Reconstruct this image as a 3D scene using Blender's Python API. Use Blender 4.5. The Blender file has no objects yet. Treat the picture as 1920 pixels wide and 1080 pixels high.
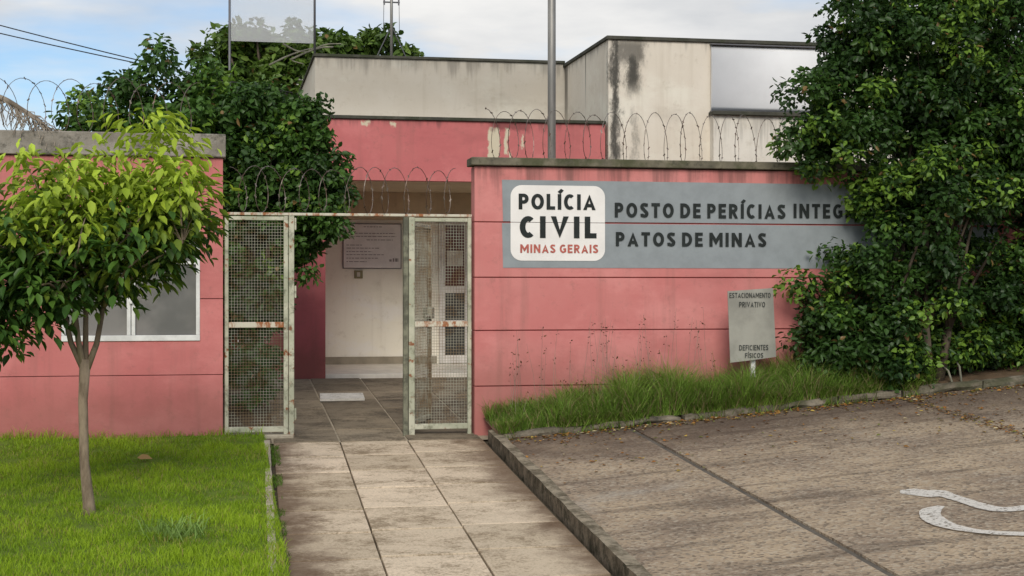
import bpy, bmesh, math, random
import numpy as np
from mathutils import Vector, Matrix, noise as mnoise
R = math.radians
random.seed(7); rng = np.random.default_rng(7)
S = bpy.context.scene
COL = S.collection

# ------------------------------------------------------------------ camera, sky, sun, exposure
YAW = R(11); FPX = 2800.0; CAM = (-2.27, -13.47, 1.34)
cd = bpy.data.cameras.new('camera'); cam = bpy.data.objects.new('camera', cd); COL.objects.link(cam)
cam.location = CAM; cam.rotation_euler = (R(90), 0, -YAW)
cd.sensor_width = 36; cd.lens = FPX / 1920 * 36; cd.clip_start = 0.1; cd.clip_end = 3000
S.camera = cam

SUN_EL, SUN_AZ = R(36), R(192)          # azimuth clockwise from +Y
w = bpy.data.worlds.new('World'); S.world = w; w.use_nodes = True
nt = w.node_tree; nt.nodes.clear()
def wn(t, **k):
    n = nt.nodes.new(t)
    for a, b in k.items(): setattr(n, a, b)
    return n
sky = wn('ShaderNodeTexSky', sky_type='NISHITA'); sky.sun_disc = False
sky.sun_elevation = SUN_EL; sky.sun_rotation = SUN_AZ; sky.air_density = 1.0; sky.dust_density = 0.6; sky.ozone_density = 1.4
tc = wn('ShaderNodeTexCoord'); sep = wn('ShaderNodeSeparateXYZ'); nt.links.new(tc.outputs['Generated'], sep.inputs[0])
mz = wn('ShaderNodeMath', operation='MAXIMUM'); mz.inputs[1].default_value = 0.0; nt.links.new(sep.outputs[2], mz.inputs[0])
az = wn('ShaderNodeMath', operation='ADD'); az.inputs[1].default_value = 0.10; nt.links.new(mz.outputs[0], az.inputs[0])
dv = wn('ShaderNodeVectorMath', operation='DIVIDE'); nt.links.new(tc.outputs['Generated'], dv.inputs[0])
cmb = wn('ShaderNodeCombineXYZ')
for i in range(3): nt.links.new(az.outputs[0], cmb.inputs[i])
nt.links.new(cmb.outputs[0], dv.inputs[1])
def wnoise(scale, detail, loc):
    mp = wn('ShaderNodeMapping'); mp.inputs['Location'].default_value = loc; nt.links.new(dv.outputs[0], mp.inputs[0])
    n = wn('ShaderNodeTexNoise'); n.inputs['Scale'].default_value = scale; n.inputs['Detail'].default_value = detail; n.inputs['Roughness'].default_value = 0.55
    nt.links.new(mp.outputs[0], n.inputs['Vector']); return n
cover = wnoise(0.55, 6, (8.2, 7.7, 0)); cr = wn('ShaderNodeValToRGB')
cr.color_ramp.elements[0].position = 0.36; cr.color_ramp.elements[1].position = 0.50
nt.links.new(cover.outputs[0], cr.inputs[0])
tone = wnoise(1.1, 7, (7.1, 2.0, 3)); tr = wn('ShaderNodeValToRGB')
tr.color_ramp.elements[0].position = 0.34; tr.color_ramp.elements[0].color = (0.64, 0.665, 0.70, 1)
tr.color_ramp.elements[1].position = 0.62; tr.color_ramp.elements[1].color = (1.0, 0.99, 0.97, 1)
nt.links.new(tone.outputs[0], tr.inputs[0])
cs = wn('ShaderNodeVectorMath', operation='SCALE'); cs.inputs['Scale'].default_value = 5.05; nt.links.new(tr.outputs[0], cs.inputs[0])
skt = wn('ShaderNodeVectorMath', operation='MULTIPLY'); skt.inputs[1].default_value = (.60, .65, .71); nt.links.new(sky.outputs[0], skt.inputs[0])
mx = wn('ShaderNodeMix', data_type='RGBA'); nt.links.new(cr.outputs[0], mx.inputs[0]); nt.links.new(skt.outputs[0], mx.inputs[6]); nt.links.new(cs.outputs[0], mx.inputs[7])
bg = wn('ShaderNodeBackground'); bg.inputs[1].default_value = 0.12; nt.links.new(mx.outputs[2], bg.inputs[0])
wo = wn('ShaderNodeOutputWorld'); nt.links.new(bg.outputs[0], wo.inputs[0])

sl = bpy.data.lights.new('sun', 'SUN'); sun = bpy.data.objects.new('sun', sl); COL.objects.link(sun)
sl.energy = 1.65; sl.angle = R(28); sl.color = (1.0, 0.93, 0.82)
sd = Vector((math.sin(SUN_AZ) * math.cos(SUN_EL), math.cos(SUN_AZ) * math.cos(SUN_EL), math.sin(SUN_EL)))
sun.rotation_euler = sd.to_track_quat('Z', 'Y').to_euler(); sun.location = (0, -8, 20)
S.view_settings.view_transform = 'Standard'; S.view_settings.look = 'None'; S.view_settings.gamma = 1.0
S.view_settings.exposure = 0.6; S.view_settings.use_curve_mapping = False

# ------------------------------------------------------------------ photo pixel -> place
FW = (math.sin(YAW), math.cos(YAW)); RT = (math.cos(YAW), -math.sin(YAW))
def ray(x, y):
    l = (x - 960) / FPX
    return (FW[0] + l * RT[0], FW[1] + l * RT[1], (540 - y) / FPX)
def onY(x, y, Y):
    r = ray(x, y); t = (Y - CAM[1]) / r[1]
    return Vector(CAM[i] + t * r[i] for i in range(3))
def onP(x, y, z0, sx, sy):
    r = ray(x, y); t = (z0 + sx * CAM[0] + sy * CAM[1] - CAM[2]) / (r[2] - sx * r[0] - sy * r[1])
    return Vector(CAM[i] + t * r[i] for i in range(3))
SL = 0.058                                     # the plot rises towards the gate
PK = (0.06, 0.085, SL)                         # parking plane: also rises to the right
def zpath(y): return SL * y
def zpark(x, y): return PK[0] + PK[1] * x + PK[2] * y

# ------------------------------------------------------------------ helpers
def obj(name, bm, mat, parent=None, smooth=False):
    me = bpy.data.meshes.new(name); bm.to_mesh(me); bm.free()
    if smooth:
        me.polygons.foreach_set('use_smooth', [True] * len(me.polygons))
    if mat: me.materials.append(M[mat])
    o = bpy.data.objects.new(name, me); COL.objects.link(o)
    if parent: o.parent = parent; o.matrix_parent_inverse = parent.matrix_world.inverted() if False else Matrix.Translation(-parent.location)
    return o
def meshobj(name, verts, faces, mat, parent=None):
    me = bpy.data.meshes.new(name); me.from_pydata([tuple(v) for v in verts], [], faces); me.update()
    me.materials.append(M[mat])
    o = bpy.data.objects.new(name, me); COL.objects.link(o)
    if parent: o.parent = parent; o.matrix_parent_inverse = Matrix.Translation(-parent.location)
    return o
def empty(name, loc, label, cat, group=None):
    o = bpy.data.objects.new(name, None); COL.objects.link(o); o.location = loc; o.empty_display_size = 0.2
    tag(o, label, cat, group); return o
def tag(o, label, cat, group=None):
    o['label'] = label; o['category'] = cat
    if group: o['group'] = group
    return o
def struct(o): o['kind'] = 'structure'; return o
def stuff(o): o['kind'] = 'stuff'; return o
def box(bm, x0, x1, y0, y1, z0, z1, bev=0.0):
    b2 = bmesh.new() if bev else bm
    vs = [b2.verts.new((x, y, z)) for z in (z0, z1) for y in (y0, y1) for x in (x0, x1)]
    for f in ((0, 2, 3, 1), (4, 5, 7, 6), (0, 1, 5, 4), (2, 6, 7, 3), (0, 4, 6, 2), (1, 3, 7, 5)):
        b2.faces.new([vs[i] for i in f])
    if bev:
        bmesh.ops.bevel(b2, geom=b2.edges[:], offset=bev, segments=1, affect='EDGES')
        me = bpy.data.meshes.new('t'); b2.to_mesh(me); b2.free(); bm.from_mesh(me); bpy.data.meshes.remove(me)
    return bm
def bx(*a, **k): return box(bmesh.new(), *a, **k)
def tube(bm, pts, rad, sides=6, cap=True):
    pts = [Vector(p) for p in pts]; n = len(pts)
    if not hasattr(rad, '__len__'): rad = [rad] * n
    ref = Vector((0.13, 0.97, 0.2)); prev = None; rings = []
    for i, p in enumerate(pts):
        t = (pts[min(i + 1, n - 1)] - pts[max(i - 1, 0)])
        if t.length < 1e-9: t = Vector((0, 0, 1))
        t.normalize()
        if prev is None:
            u = t.cross(ref)
            if u.length < 1e-3: u = t.cross(Vector((1, 0, 0)))
        else: u = prev - t * prev.dot(t)
        u.normalize(); prev = u; v = t.cross(u)
        rings.append([bm.verts.new(p + (u * math.cos(2 * math.pi * k / sides) + v * math.sin(2 * math.pi * k / sides)) * rad[i]) for k in range(sides)])
    for a, b in zip(rings[:-1], rings[1:]):
        for k in range(sides): bm.faces.new((a[k], a[(k + 1) % sides], b[(k + 1) % sides], b[k]))
    if cap and sides > 2: bm.faces.new(rings[0][::-1]); bm.faces.new(rings[-1])
    return bm
def bend(a, b, sag, n=8, side=0.0):
    a, b = Vector(a), Vector(b); out = []
    for i in range(n):
        t = i / (n - 1); p = a.lerp(b, t); p.z += sag * 4 * t * (1 - t); p.x += side * 4 * t * (1 - t); out.append(p)
    return out
def rough_block(x0, x1, y0, y1, zb, zt, amp=0.008, nx=6, seed=0):
    """stone / concrete block with worn, uneven faces; zb, zt are functions of (x, y)"""
    bm = bmesh.new(); box(bm, 0, 1, 0, 1, 0, 1)
    bmesh.ops.subdivide_edges(bm, edges=[e for e in bm.edges if abs(e.verts[0].co.x - e.verts[1].co.x) > .5], cuts=nx, use_grid_fill=True)
    bmesh.ops.subdivide_edges(bm, edges=[e for e in bm.edges if abs(e.verts[0].co.x - e.verts[1].co.x) < .01], cuts=1, use_grid_fill=True)
    cen = Vector((.5, .5, .5))
    for v in bm.verts:
        c = v.co.copy(); k = sum(1 for q in c if q < .001 or q > .999)
        x = x0 + (x1 - x0) * c.x; y = y0 + (y1 - y0) * c.y; z = zb(x, y) + (zt(x, y) - zb(x, y)) * c.z
        p = Vector((x, y, z))
        if k >= 2:                                   # worn arrises
            sgn = Vector([(q - .5) for q in c]); p -= Vector((0.3 * sgn.x, sgn.y, sgn.z)) * 0.022
        nv = mnoise.noise_vector(p * 5 + Vector((seed * 3.1, 0, 0)))
        v.co = p + Vector((0, nv.y, nv.z)) * amp * (2.2 if k >= 2 else 1.2)
    return bm

# ------------------------------------------------------------------ materials
M = {}
class N:
    """small node builder; values are sockets"""
    def __init__(s, name):
        s.m = bpy.data.materials.new(name); s.m.use_nodes = True; s.t = s.m.node_tree; s.t.nodes.clear(); M[name] = s.m
        s.out = s.n('ShaderNodeOutputMaterial'); s.b = s.n('ShaderNodeBsdfPrincipled'); s.l(s.b.outputs[0], s.out.inputs[0])
        s.pos = s.n('ShaderNodeNewGeometry').outputs['Position']
    def n(s, t, **k):
        n = s.t.nodes.new(t)
        for a, b in k.items(): setattr(n, a, b)
        return n
    def l(s, a, b):
        if hasattr(a, 'is_output'): s.t.links.new(a, b)
        elif hasattr(a, '__len__') and len(a) == 3 and b.type == 'RGBA': b.default_value = (*a, 1)
        else: b.default_value = a
    def noise(s, scale, detail=5, rough=.55, stretch=(1, 1, 1), off=(0, 0, 0), vec=None, dist=0):
        mp = s.n('ShaderNodeMapping'); mp.inputs['Scale'].default_value = stretch; mp.inputs['Location'].default_value = off
        s.l(vec or s.pos, mp.inputs[0]); n = s.n('ShaderNodeTexNoise'); n.inputs['Scale'].default_value = scale
        n.inputs['Detail'].default_value = detail; n.inputs['Roughness'].default_value = rough; n.inputs['Distortion'].default_value = dist
        s.l(mp.outputs[0], n.inputs['Vector']); return n.outputs[0]
    def ramp(s, v, a, b, ca=(0, 0, 0), cb=(1, 1, 1)):
        r = s.n('ShaderNodeMapRange'); r.inputs[1].default_value = a; r.inputs[2].default_value = b; s.l(v, r.inputs[0]); r.interpolation_type = 'SMOOTHSTEP'
        return r.outputs[0]
    def math(s, op, a, b=0.0):
        m = s.n('ShaderNodeMath', operation=op); s.l(a, m.inputs[0]); s.l(b, m.inputs[1]); return m.outputs[0]
    def mul(s, a, b): return s.math('MULTIPLY', a, b)
    def mx(s, f, a, b):
        m = s.n('ShaderNodeMix', data_type='RGBA'); s.l(f, m.inputs[0]); s.l(a, m.inputs[6]); s.l(b, m.inputs[7]); return m.outputs[2]
    def xyz(s):
        p = s.n('ShaderNodeSeparateXYZ'); s.l(s.pos, p.inputs[0]); return p.outputs
    def band(s, v, lo, hi, soft):          # 1 inside lo..hi
        return s.mul(s.ramp(v, lo - soft, lo + soft), s.math('SUBTRACT', 1.0, s.ramp(v, hi - soft, hi + soft)))
    def fin(s, col, rough=.85, bump=None, bs=.3, bd=.01, spec=.3, metal=0):
        s.l(col, s.b.inputs['Base Color']); s.l(rough, s.b.inputs['Roughness']); s.b.inputs['Specular IOR Level'].default_value = spec; s.b.inputs['Metallic'].default_value = metal
        if bump is not None:
            n = s.n('ShaderNodeBump'); n.inputs['Strength'].default_value = bs; n.inputs['Distance'].default_value = bd
            s.l(bump, n.inputs['Height']); s.l(n.outputs[0], s.b.inputs['Normal'])
        return s.m

PINK = (0.52, 0.175, 0.165); PINK2 = (0.56, 0.215, 0.20)
def wallpaint(name, base, alt, dirt=(0.13, 0.10, 0.075), foot=None, streak=None, moss=.35, extra=None):
    m = N(name); x, y, z = m.xyz()
    c = m.mx(m.ramp(m.noise(1.6, 6), .35, .68), base, alt)
    lt = tuple(min(.8, q * 1.16 + .035) for q in alt); c = m.mx(m.mul(m.ramp(m.noise(1.1, 7, .68, (1, 1, 1.7), (9, 3, 5)), .50, .68), .45), c, lt)
    c = m.mx(m.mul(m.ramp(m.noise(.8, 6, .62, (1, 1, 2.2), (2, 6, 1)), .54, .70), .42), c, tuple(q * .72 for q in base))
    c = m.mx(m.mul(m.ramp(m.noise(9, 8, .75), .53, .70), .26), c, dirt)
    st = m.noise(2.2, 5, .6, (3.2, 3.2, .22))
    c = m.mx(m.mul(m.ramp(st, .50, .74), .22), c, dirt)
    if streak is not None:          # (z top, length): runs of grime below a coping
        g = m.math('SUBTRACT', 1.0, m.ramp(m.math('SUBTRACT', streak[0], z), 0.0, streak[1]))
        s2 = m.noise(3.2, 6, .65, (2.6, 2.6, .16), (4, 1, 0))
        c = m.mx(m.mul(m.ramp(m.math('ADD', s2, m.mul(g, .28)), .66, .92), streak[2]), c, (0.045, 0.042, 0.036))
    if foot is not None:            # splash dirt with a ragged upper edge
        g = m.ramp(m.math('ADD', m.math('SUBTRACT', z, foot), m.mul(m.noise(5, 6, .7), -.5)), -.25, .25)
        c = m.mx(m.mul(m.math('SUBTRACT', 1.0, g), moss), c, (0.16, 0.075, 0.05))
    if extra: c = extra(m, c, x, y, z)
    return m.fin(c, .8, m.noise(38, 5, .7), .25, .006)
def chips(m, c, x, y, z):
    # scattered small scuffs on the lower wall
    v = m.n('ShaderNodeTexVoronoi'); v.inputs['Scale'].default_value = 3.4; m.l(m.pos, v.inputs['Vector'])
    k = m.mul(m.math('LESS_THAN', v.outputs['Distance'], .045), m.math('SUBTRACT', 1.0, m.ramp(z, .55, 1.15)))
    return m.mx(m.mul(k, .7), c, (.12, .05, .045))
wallpaint('pink_wall', PINK, PINK2, foot=.42, streak=(2.5, .5, .55), extra=chips)
wallpaint('pink_left', (.50, .155, .15), (0.53, .18, .17), foot=.18, streak=(2.52, .3, .4))
wallpaint('pink_joint', (0.42, .11, .105), (0.46, .13, .12))
def peel(m, c, x, y, z):
    n = m.noise(6, 6, .65); d = m.math('ADD', x, m.mul(m.math('SUBTRACT', n, .5), .16)); e = m.math('ADD', z, m.mul(m.math('SUBTRACT', n, .5), .3))
    for x0, x1, z0, z1 in ((.93, 1.06, 2.75, 3.28), (1.13, 1.18, 2.98, 3.29), (1.20, 1.23, 2.80, 3.05), (1.34, 1.365, 3.04, 3.2), (-.62, -.52, 3.31, 3.36), (-.28, -.2, 3.29, 3.35)):
        k = m.mul(m.band(d, x0, x1, .012), m.band(e, z0, z1, .02)); c = m.mx(k, c, (.60, .54, .40))
    k = m.mul(m.band(d, .95, 1.45, .06), m.band(e, 3.26, 3.38, .03)); c = m.mx(m.mul(k, .55), c, (.10, .03, .03))
    return c
wallpaint('pink_fascia', (0.50, .145, .145), (0.53, .165, .16), streak=(3.4, .25, .5), extra=peel)
wallpaint('pink_porch', (0.50, .13, .135), (0.54, .15, .15), foot=.36, moss=.5)
def mould(m, c, x, y, z):
    n = m.noise(5.0, 8, .8, (1.6, 1, .7)); n2 = m.noise(13, 8, .8, (1.2, 1, .45), (3, 0, 1))
    fr = m.math('LESS_THAN', y, 4.6)
    xx = m.math('ADD', x, m.mul(m.math('SUBTRACT', n, .5), .34))
    a = m.mul(m.band(xx, 2.46, 2.60, .07), m.band(z, 2.2, 4.46, .1))
    b = m.mul(m.band(xx, 2.66, 2.86, .09), m.band(z, 3.75, 4.36, .2))
    d = m.mul(m.band(xx, 2.50, 2.95, .10), m.band(z, 4.1, 4.46, .12))
    e = m.mul(m.band(xx, 2.70, 2.84, .06), m.mul(m.band(z, 2.3, 3.6, .2), .55))
    k = m.math('MAXIMUM', m.math('MAXIMUM', a, b), m.math('MAXIMUM', m.mul(d, .8), e))
    k = m.mul(m.mul(k, fr), m.ramp(m.math('ADD', n2, m.mul(k, .55)), .56, .92))
    c = m.mx(m.mul(k, .93), c, (.028, .028, .024))
    side = m.mul(m.band(m.math('ADD', y, m.mul(n, .03)), 5.68, 5.72, .012), m.ramp(z, 3.5, 4.4)); c = m.mx(m.mul(side, .85), c, (.05, .048, .04))
    side = m.mul(m.band(y, 6.72, 6.9, .03), m.ramp(z, 3.2, 4.2)); c = m.mx(m.mul(side, .75), c, (.06, .055, .045))
    return c
wallpaint('white_wall', (.66, .60, .505), (.70, .645, .555), dirt=(.36, .30, .21), streak=(4.5, .4, .45), extra=mould)
wallpaint('lower_white', (.72, .69, .62), (.66, .62, .54), dirt=(.34, .29, .2), streak=(3.5, .9, .4))
wallpaint('porch_wall', (.80, .77, .66), (.82, .79, .69), dirt=(.4, .35, .26))
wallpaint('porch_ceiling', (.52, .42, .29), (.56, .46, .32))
wallpaint('far_white', (.55, .54, .52), (.6, .59, .57), streak=(5.3, .4, .4))

def concrete(name, a, b, spot=(.05, .05, .04), amt=.5, sc=4., moss=None, bump=.6):
    m = N(name); c = m.mx(m.ramp(m.noise(sc, 7, .65), .32, .68), a, b)
    c = m.mx(m.mul(m.ramp(m.noise(sc * 2.3, 7, .75, off=(5, 2, 1)), .50, .70), amt), c, spot)
    if moss: c = m.mx(m.mul(m.ramp(m.noise(sc * .7, 5, .6, off=(1, 8, 3)), .45, .62), .7), c, moss)
    return m.fin(c, .92, m.noise(26, 6, .75), bump, .012, .2)
concrete('cap_left', (.20, .18, .15), (.34, .31, .27), amt=.9, sc=3.2)
concrete('cap_right', (.11, .10, .075), (.20, .18, .13), amt=.9, moss=(.05, .06, .025))
concrete('coping_dark', (.055, .055, .045), (.09, .088, .07), amt=.8, moss=(.035, .042, .022))
concrete('kerb', (.10, .085, .06), (.25, .215, .165), amt=.95, sc=5, moss=(.055, .06, .03), bump=.9)
concrete('kerb_dark', (.06, .055, .042), (.22, .20, .16), amt=.9, sc=6, moss=(.04, .045, .022), bump=.9)
m = N('kerb_side'); nz_ = m.n('ShaderNodeNewGeometry'); sp_ = m.n('ShaderNodeSeparateXYZ'); m.l(nz_.outputs['Normal'], sp_.inputs[0])
nn = m.noise(6, 8, .72); c = m.mx(m.ramp(nn, .36, .62), (.075, .062, .042), (.20, .165, .12)); c = m.mx(m.mul(m.ramp(m.noise(9, 7, .75, off=(2, 5, 1)), .48, .62), .8), c, (.028, .028, .016))
ct = m.mx(m.ramp(m.noise(8, 8, .75, off=(5, 1, 1)), .38, .60), (.34, .29, .21), (.13, .11, .075)); m.fin(m.mx(m.ramp(m.math('ADD', sp_.outputs[2], m.mul(m.math('SUBTRACT', nn, .5), .8)), .45, .75), c, ct), .95, m.noise(24, 7, .78), .9, .014, .15)   # moss keeps to the damp side, the trodden top is bare
concrete('kerb_pale', (.36, .31, .23), (.46, .41, .32), amt=.55, sc=5)
concrete('soil', (.09, .06, .035), (.15, .10, .06), amt=.6, sc=6)
concrete('ground', (.12, .11, .06), (.16, .14, .08), amt=.4, sc=1)
concrete('road', (.05, .05, .05), (.065, .064, .062), amt=.3, sc=3)
concrete('grout', (.30, .25, .18), (.42, .36, .27), amt=.6, sc=7)
concrete('grout_dark', (.06, .05, .035), (.11, .09, .06), amt=.5, sc=7)
concrete('lid', (.50, .48, .43), (.62, .6, .55), amt=.6, sc=9)
concrete('lawn_soil', (.10, .15, .02), (.13, .19, .025), amt=.4, sc=5)

def slabmat(name, a, b, c3, edge, dark, dk):
    m = N(name); x, y, z = m.xyz(); oi = m.n('ShaderNodeObjectInfo').outputs['Random']
    c = m.mx(oi, a, b); c = m.mx(m.mul(m.ramp(m.noise(2.4, 7, .62), .38, .66), .6), c, c3)
    w4 = m.n('ShaderNodeTexNoise', noise_dimensions='4D'); w4.inputs['Scale'].default_value = 2.1; w4.inputs['Detail'].default_value = 9; w4.inputs['Roughness'].default_value = .78
    mp = m.n('ShaderNodeMapping'); mp.inputs['Scale'].default_value = (1., 1.35, 1); m.l(m.pos, mp.inputs[0]); m.l(mp.outputs[0], w4.inputs['Vector']); m.l(m.mul(oi, 3.0), w4.inputs['W'])
    c = m.mx(m.mul(m.ramp(m.math('ADD', w4.outputs[0], m.mul(m.math('SUBTRACT', m.noise(42, 4, .8), .5), .42)), .46, .64), dk), c, dark)
    c = m.mx(m.mul(m.ramp(m.noise(60, 5, .8), .48, .66), .42), c, (.11, .09, .06))
    if edge:                              # red earth washed in along both kerbs
        n = m.mul(m.math('SUBTRACT', m.noise(3.1, 6, .65), .5), .9)
        e1 = m.math('SUBTRACT', 1.0, m.ramp(m.math('ADD', m.math('ADD', x, 1.88), n), .02, .38)); e2 = m.ramp(m.math('ADD', x, n), -.42, .02)
        c = m.mx(m.mul(m.math('MAXIMUM', e1, e2), .82), c, (.115, .07, .042))
    return m.fin(c, .9, m.noise(30, 6, .75), .35, .008, .2)
slabmat('path_slab', (.50, .41, .29), (.74, .61, .45), (.56, .465, .34), True, (.17, .12, .065), .80)
slabmat('yard_slab', (.18, .145, .10), (.32, .26, .18), (.17, .14, .10), False, (.06, .048, .034), .8)

def parking():
    m = N('parking_concrete'); x, y, z = m.xyz()
    c = m.mx(m.ramp(m.noise(1.3, 7, .6), .36, .66), (.43, .335, .23), (.26, .20, .145))
    v = m.n('ShaderNodeTexVoronoi'); v.inputs['Scale'].default_value = 46; m.l(m.pos, v.inputs['Vector'])
    sp = m.n('ShaderNodeSeparateXYZ'); m.l(v.outputs['Color'], sp.inputs[0])
    c = m.mx(m.mul(m.ramp(sp.outputs[0], .5, 1.0), .6), c, (.46, .40, .31)); c = m.mx(m.mul(m.ramp(sp.outputs[1], .6, 1.0), .6), c, (.09, .072, .055))
    rows = m.noise(2.3, 5, .6, (.22, 2.1, 1), dist=.6)          # raked rows running along the slope
    c = m.mx(m.mul(m.ramp(m.math('ADD', rows, m.mul(m.math('SUBTRACT', m.noise(38, 4, .8), .5), .40)), .48, .70), .55), c, (.085, .065, .05))
    far = m.ramp(m.math('ADD', y, m.mul(m.math('SUBTRACT', m.noise(1.5, 6, .65), .5), 2.2)), -2.7, -.9)
    c = m.mx(m.mul(far, .72), c, (.075, .05, .038))               # dark brown towards the planting strip
    c = m.mx(m.mul(m.ramp(m.noise(.9, 6, .6, off=(3, 3, 0)), .58, .72), .45), c, (.45, .42, .36))
    h = m.math('ADD', m.mul(v.outputs['Distance'], 1.2), m.mul(m.noise(20, 6, .75), .8))
    m.fin(c, .95, h, .7, .012, .15)
parking()
def metal_paint():
    m = N('gate_paint'); n = m.noise(9, 7, .7); c = m.mx(m.ramp(m.noise(4, 5), .4, .6), (.36, .37, .27), (.50, .49, .38))
    c = m.mx(m.ramp(n, .57, .64), c, (.22, .075, .025)); c = m.mx(m.mul(m.ramp(m.noise(14, 6, .7, off=(3, 1, 1)), .5, .65), .6), c, (.10, .10, .065))
    m.fin(c, .6, n, .3, .003, .4)
    m = N('gate_dark'); c = m.mx(m.ramp(m.noise(8, 6, .7), .4, .62), (.085, .085, .06), (.20, .20, .14)); m.fin(c, .6, spec=.3)
    m = N('leaf_metal'); c = m.mx(m.ramp(m.noise(8, 6, .7), .4, .62), (.19, .13, .075), (.33, .29, .2)); m.fin(c, .6, spec=.3)
    m = N('gate_rail'); n = m.noise(7, 7, .7, (2, 1, 1)); c = m.mx(m.ramp(n, .46, .6), (.55, .52, .42), (.30, .115, .045)); m.fin(c, .65, n, .3, .003)
    m = N('mesh_wire'); c = m.mx(m.ramp(m.noise(9, 5), .42, .62), (.33, .32, .25), (.21, .15, .085)); m.fin(c, .5, spec=.4, metal=.2)
    m = N('razor_wire'); c = m.mx(m.ramp(m.noise(6, 5), .4, .62), (.22, .19, .165), (.12, .075, .055)); m.fin(c, .5, spec=.4, metal=.5)
    m = N('pole_metal'); c = m.mx(m.ramp(m.noise(5, 6, .6, (1, 1, .2)), .4, .65), (.20, .195, .18), (.30, .29, .27)); m.fin(c, .5, spec=.5, metal=.4)
    m = N('mast_metal'); m.fin((.13, .13, .14), .5, spec=.4, metal=.3)
metal_paint()
def plain(name, c, rough=.7, spec=.3, var=.12, sc=6):
    m = N(name); m.fin(m.mx(m.ramp(m.noise(sc, 6, .6), .35, .7), c, tuple(q * (1 - var * 2) for q in c)), rough, spec=spec)
plain('sign_grey', (.27, .30, .315), .75, var=.07); plain('sign_white', (.80, .78, .75), .75, var=.05, sc=4); plain('sign_black', (.017, .023, .022), .7, var=.2, sc=14)
plain('sign_red', (.48, .13, .10), .7, var=.15, sc=14); plain('window_white', (.74, .74, .72), .45); plain('door_white', (.66, .64, .62), .45)
plain('skirting', (.30, .265, .20), .5); plain('porch_floor', (.72, .68, .60), .35, .5); plain('board_white', (.80, .78, .76), .5, var=.06); plain('board_print', (.30, .28, .27), .6)
plain('paper', (.55, .52, .46), .7); plain('plate_olive', (.24, .22, .12), .6); plain('plate_metal', (.34, .335, .29), .38, .5, .16, 3); plain('plate_text', (.05, .055, .05), .7); plain('curved_panel', (.78, .79, .80), .75, .2, .04, 2)
plain('plank', (.22, .085, .03), .7, var=.25); plain('cable', (.03, .03, .03), .6); plain('road_paint', (.74, .72, .67), .8, var=.12, sc=12); plain('joint_fill', (.13, .115, .095), .95, var=.2); plain('crate_leaf', (.4, .22, .08), .8)
m = N('road_paint_worn'); n = m.noise(32, 8, .8); m.fin((.64, .61, .55), .85); tr_ = m.n('ShaderNodeBsdfTransparent'); ms = m.n('ShaderNodeMixShader'); m.l(m.mul(m.ramp(n, .37, .50), .9), ms.inputs[0]); m.l(tr_.outputs[0], ms.inputs[1]); m.l(m.b.outputs[0], ms.inputs[2]); m.l(ms.outputs[0], m.out.inputs[0])
m = N('glass_dark'); m.fin((.055, .058, .055), .06, spec=.6)
m = N('glass_window'); m.fin(m.mx(m.ramp(m.noise(1.7, 4), .4, .65), (.13, .13, .125), (.22, .21, .20)), .08, spec=.9)
m = N('glass_brown'); m.fin((.10, .045, .038), .12, spec=.5)
m = N('clear_panel'); m.fin((.95, .96, .97), .5); tl = m.n('ShaderNodeBsdfTranslucent'); tl.inputs[0].default_value = (.96, .97, .98, 1); a1 = m.n('ShaderNodeMixShader'); a1.inputs[0].default_value = .6; m.l(m.b.outputs[0], a1.inputs[1]); m.l(tl.outputs[0], a1.inputs[2])
tr_ = m.n('ShaderNodeBsdfTransparent'); ms = m.n('ShaderNodeMixShader'); ms.inputs[0].default_value = .33; m.l(tr_.outputs[0], ms.inputs[1]); m.l(a1.outputs[0], ms.inputs[2]); m.l(ms.outputs[0], m.out.inputs[0])
def barkmat(name, a, b):
    m = N(name); n = m.noise(9, 7, .7, (1, 1, .3)); m.fin(m.mx(m.ramp(n, .38, .62), a, b), .9, n, .6, .01, .2)
barkmat('bark_dark', (.055, .042, .03), (.12, .095, .07)); barkmat('bark_pale', (.14, .105, .072), (.28, .22, .155)); barkmat('dry_stem', (.16, .13, .10), (.28, .24, .19)); barkmat('pale_stem', (.16, .155, .12), (.28, .27, .2))
def leafmat(name, trans=.3, rough=.45, attr=True, a=None, b=None, spec=.35):
    m = N(name)
    if attr:
        at = m.n('ShaderNodeAttribute'); at.attribute_name = 'Col'; c = at.outputs['Color']
    else: c = m.mx(m.n('ShaderNodeObjectInfo').outputs['Random'], a, b)
    m.fin(c, rough, spec=spec); t = m.n('ShaderNodeBsdfTranslucent'); m.l(c, t.inputs[0]); s = m.n('ShaderNodeMixShader'); s.inputs[0].default_value = trans
    m.l(m.b.outputs[0], s.inputs[1]); m.l(t.outputs[0], s.inputs[2]); m.l(s.outputs[0], m.out.inputs[0])
leafmat('leaf'); leafmat('grass', .35, .6, spec=.2); leafmat('litter', .1, .8, spec=.1)
leafmat('new_leaf', .4, .45, False, (.32, .45, .04), (.46, .58, .06)); leafmat('old_leaf', .3, .4, False, (.05, .12, .022), (.10, .20, .03))  # young and older leaves, with top light and lower shade in the colour

# ------------------------------------------------------------------ ground and paving
prof = [(-600, -1.05), (-11.6, -1.05), (-11.5, -.78), (0, -.10), (4.5, .16), (900, .16)]
xs = [-700, -8, 0, 8, 700]
struct(meshobj('ground', [(x, y, z) for y, z in prof for x in xs], [(i * 5 + j, i * 5 + j + 1, i * 5 + j + 6, i * 5 + j + 5) for i in range(5) for j in range(4)], 'ground'))
struct(meshobj('road', [(-60, -19, -1.03), (60, -19, -1.03), (60, -11.65, -1.03), (-60, -11.65, -1.03)], [(0, 1, 2, 3)], 'road'))

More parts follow.
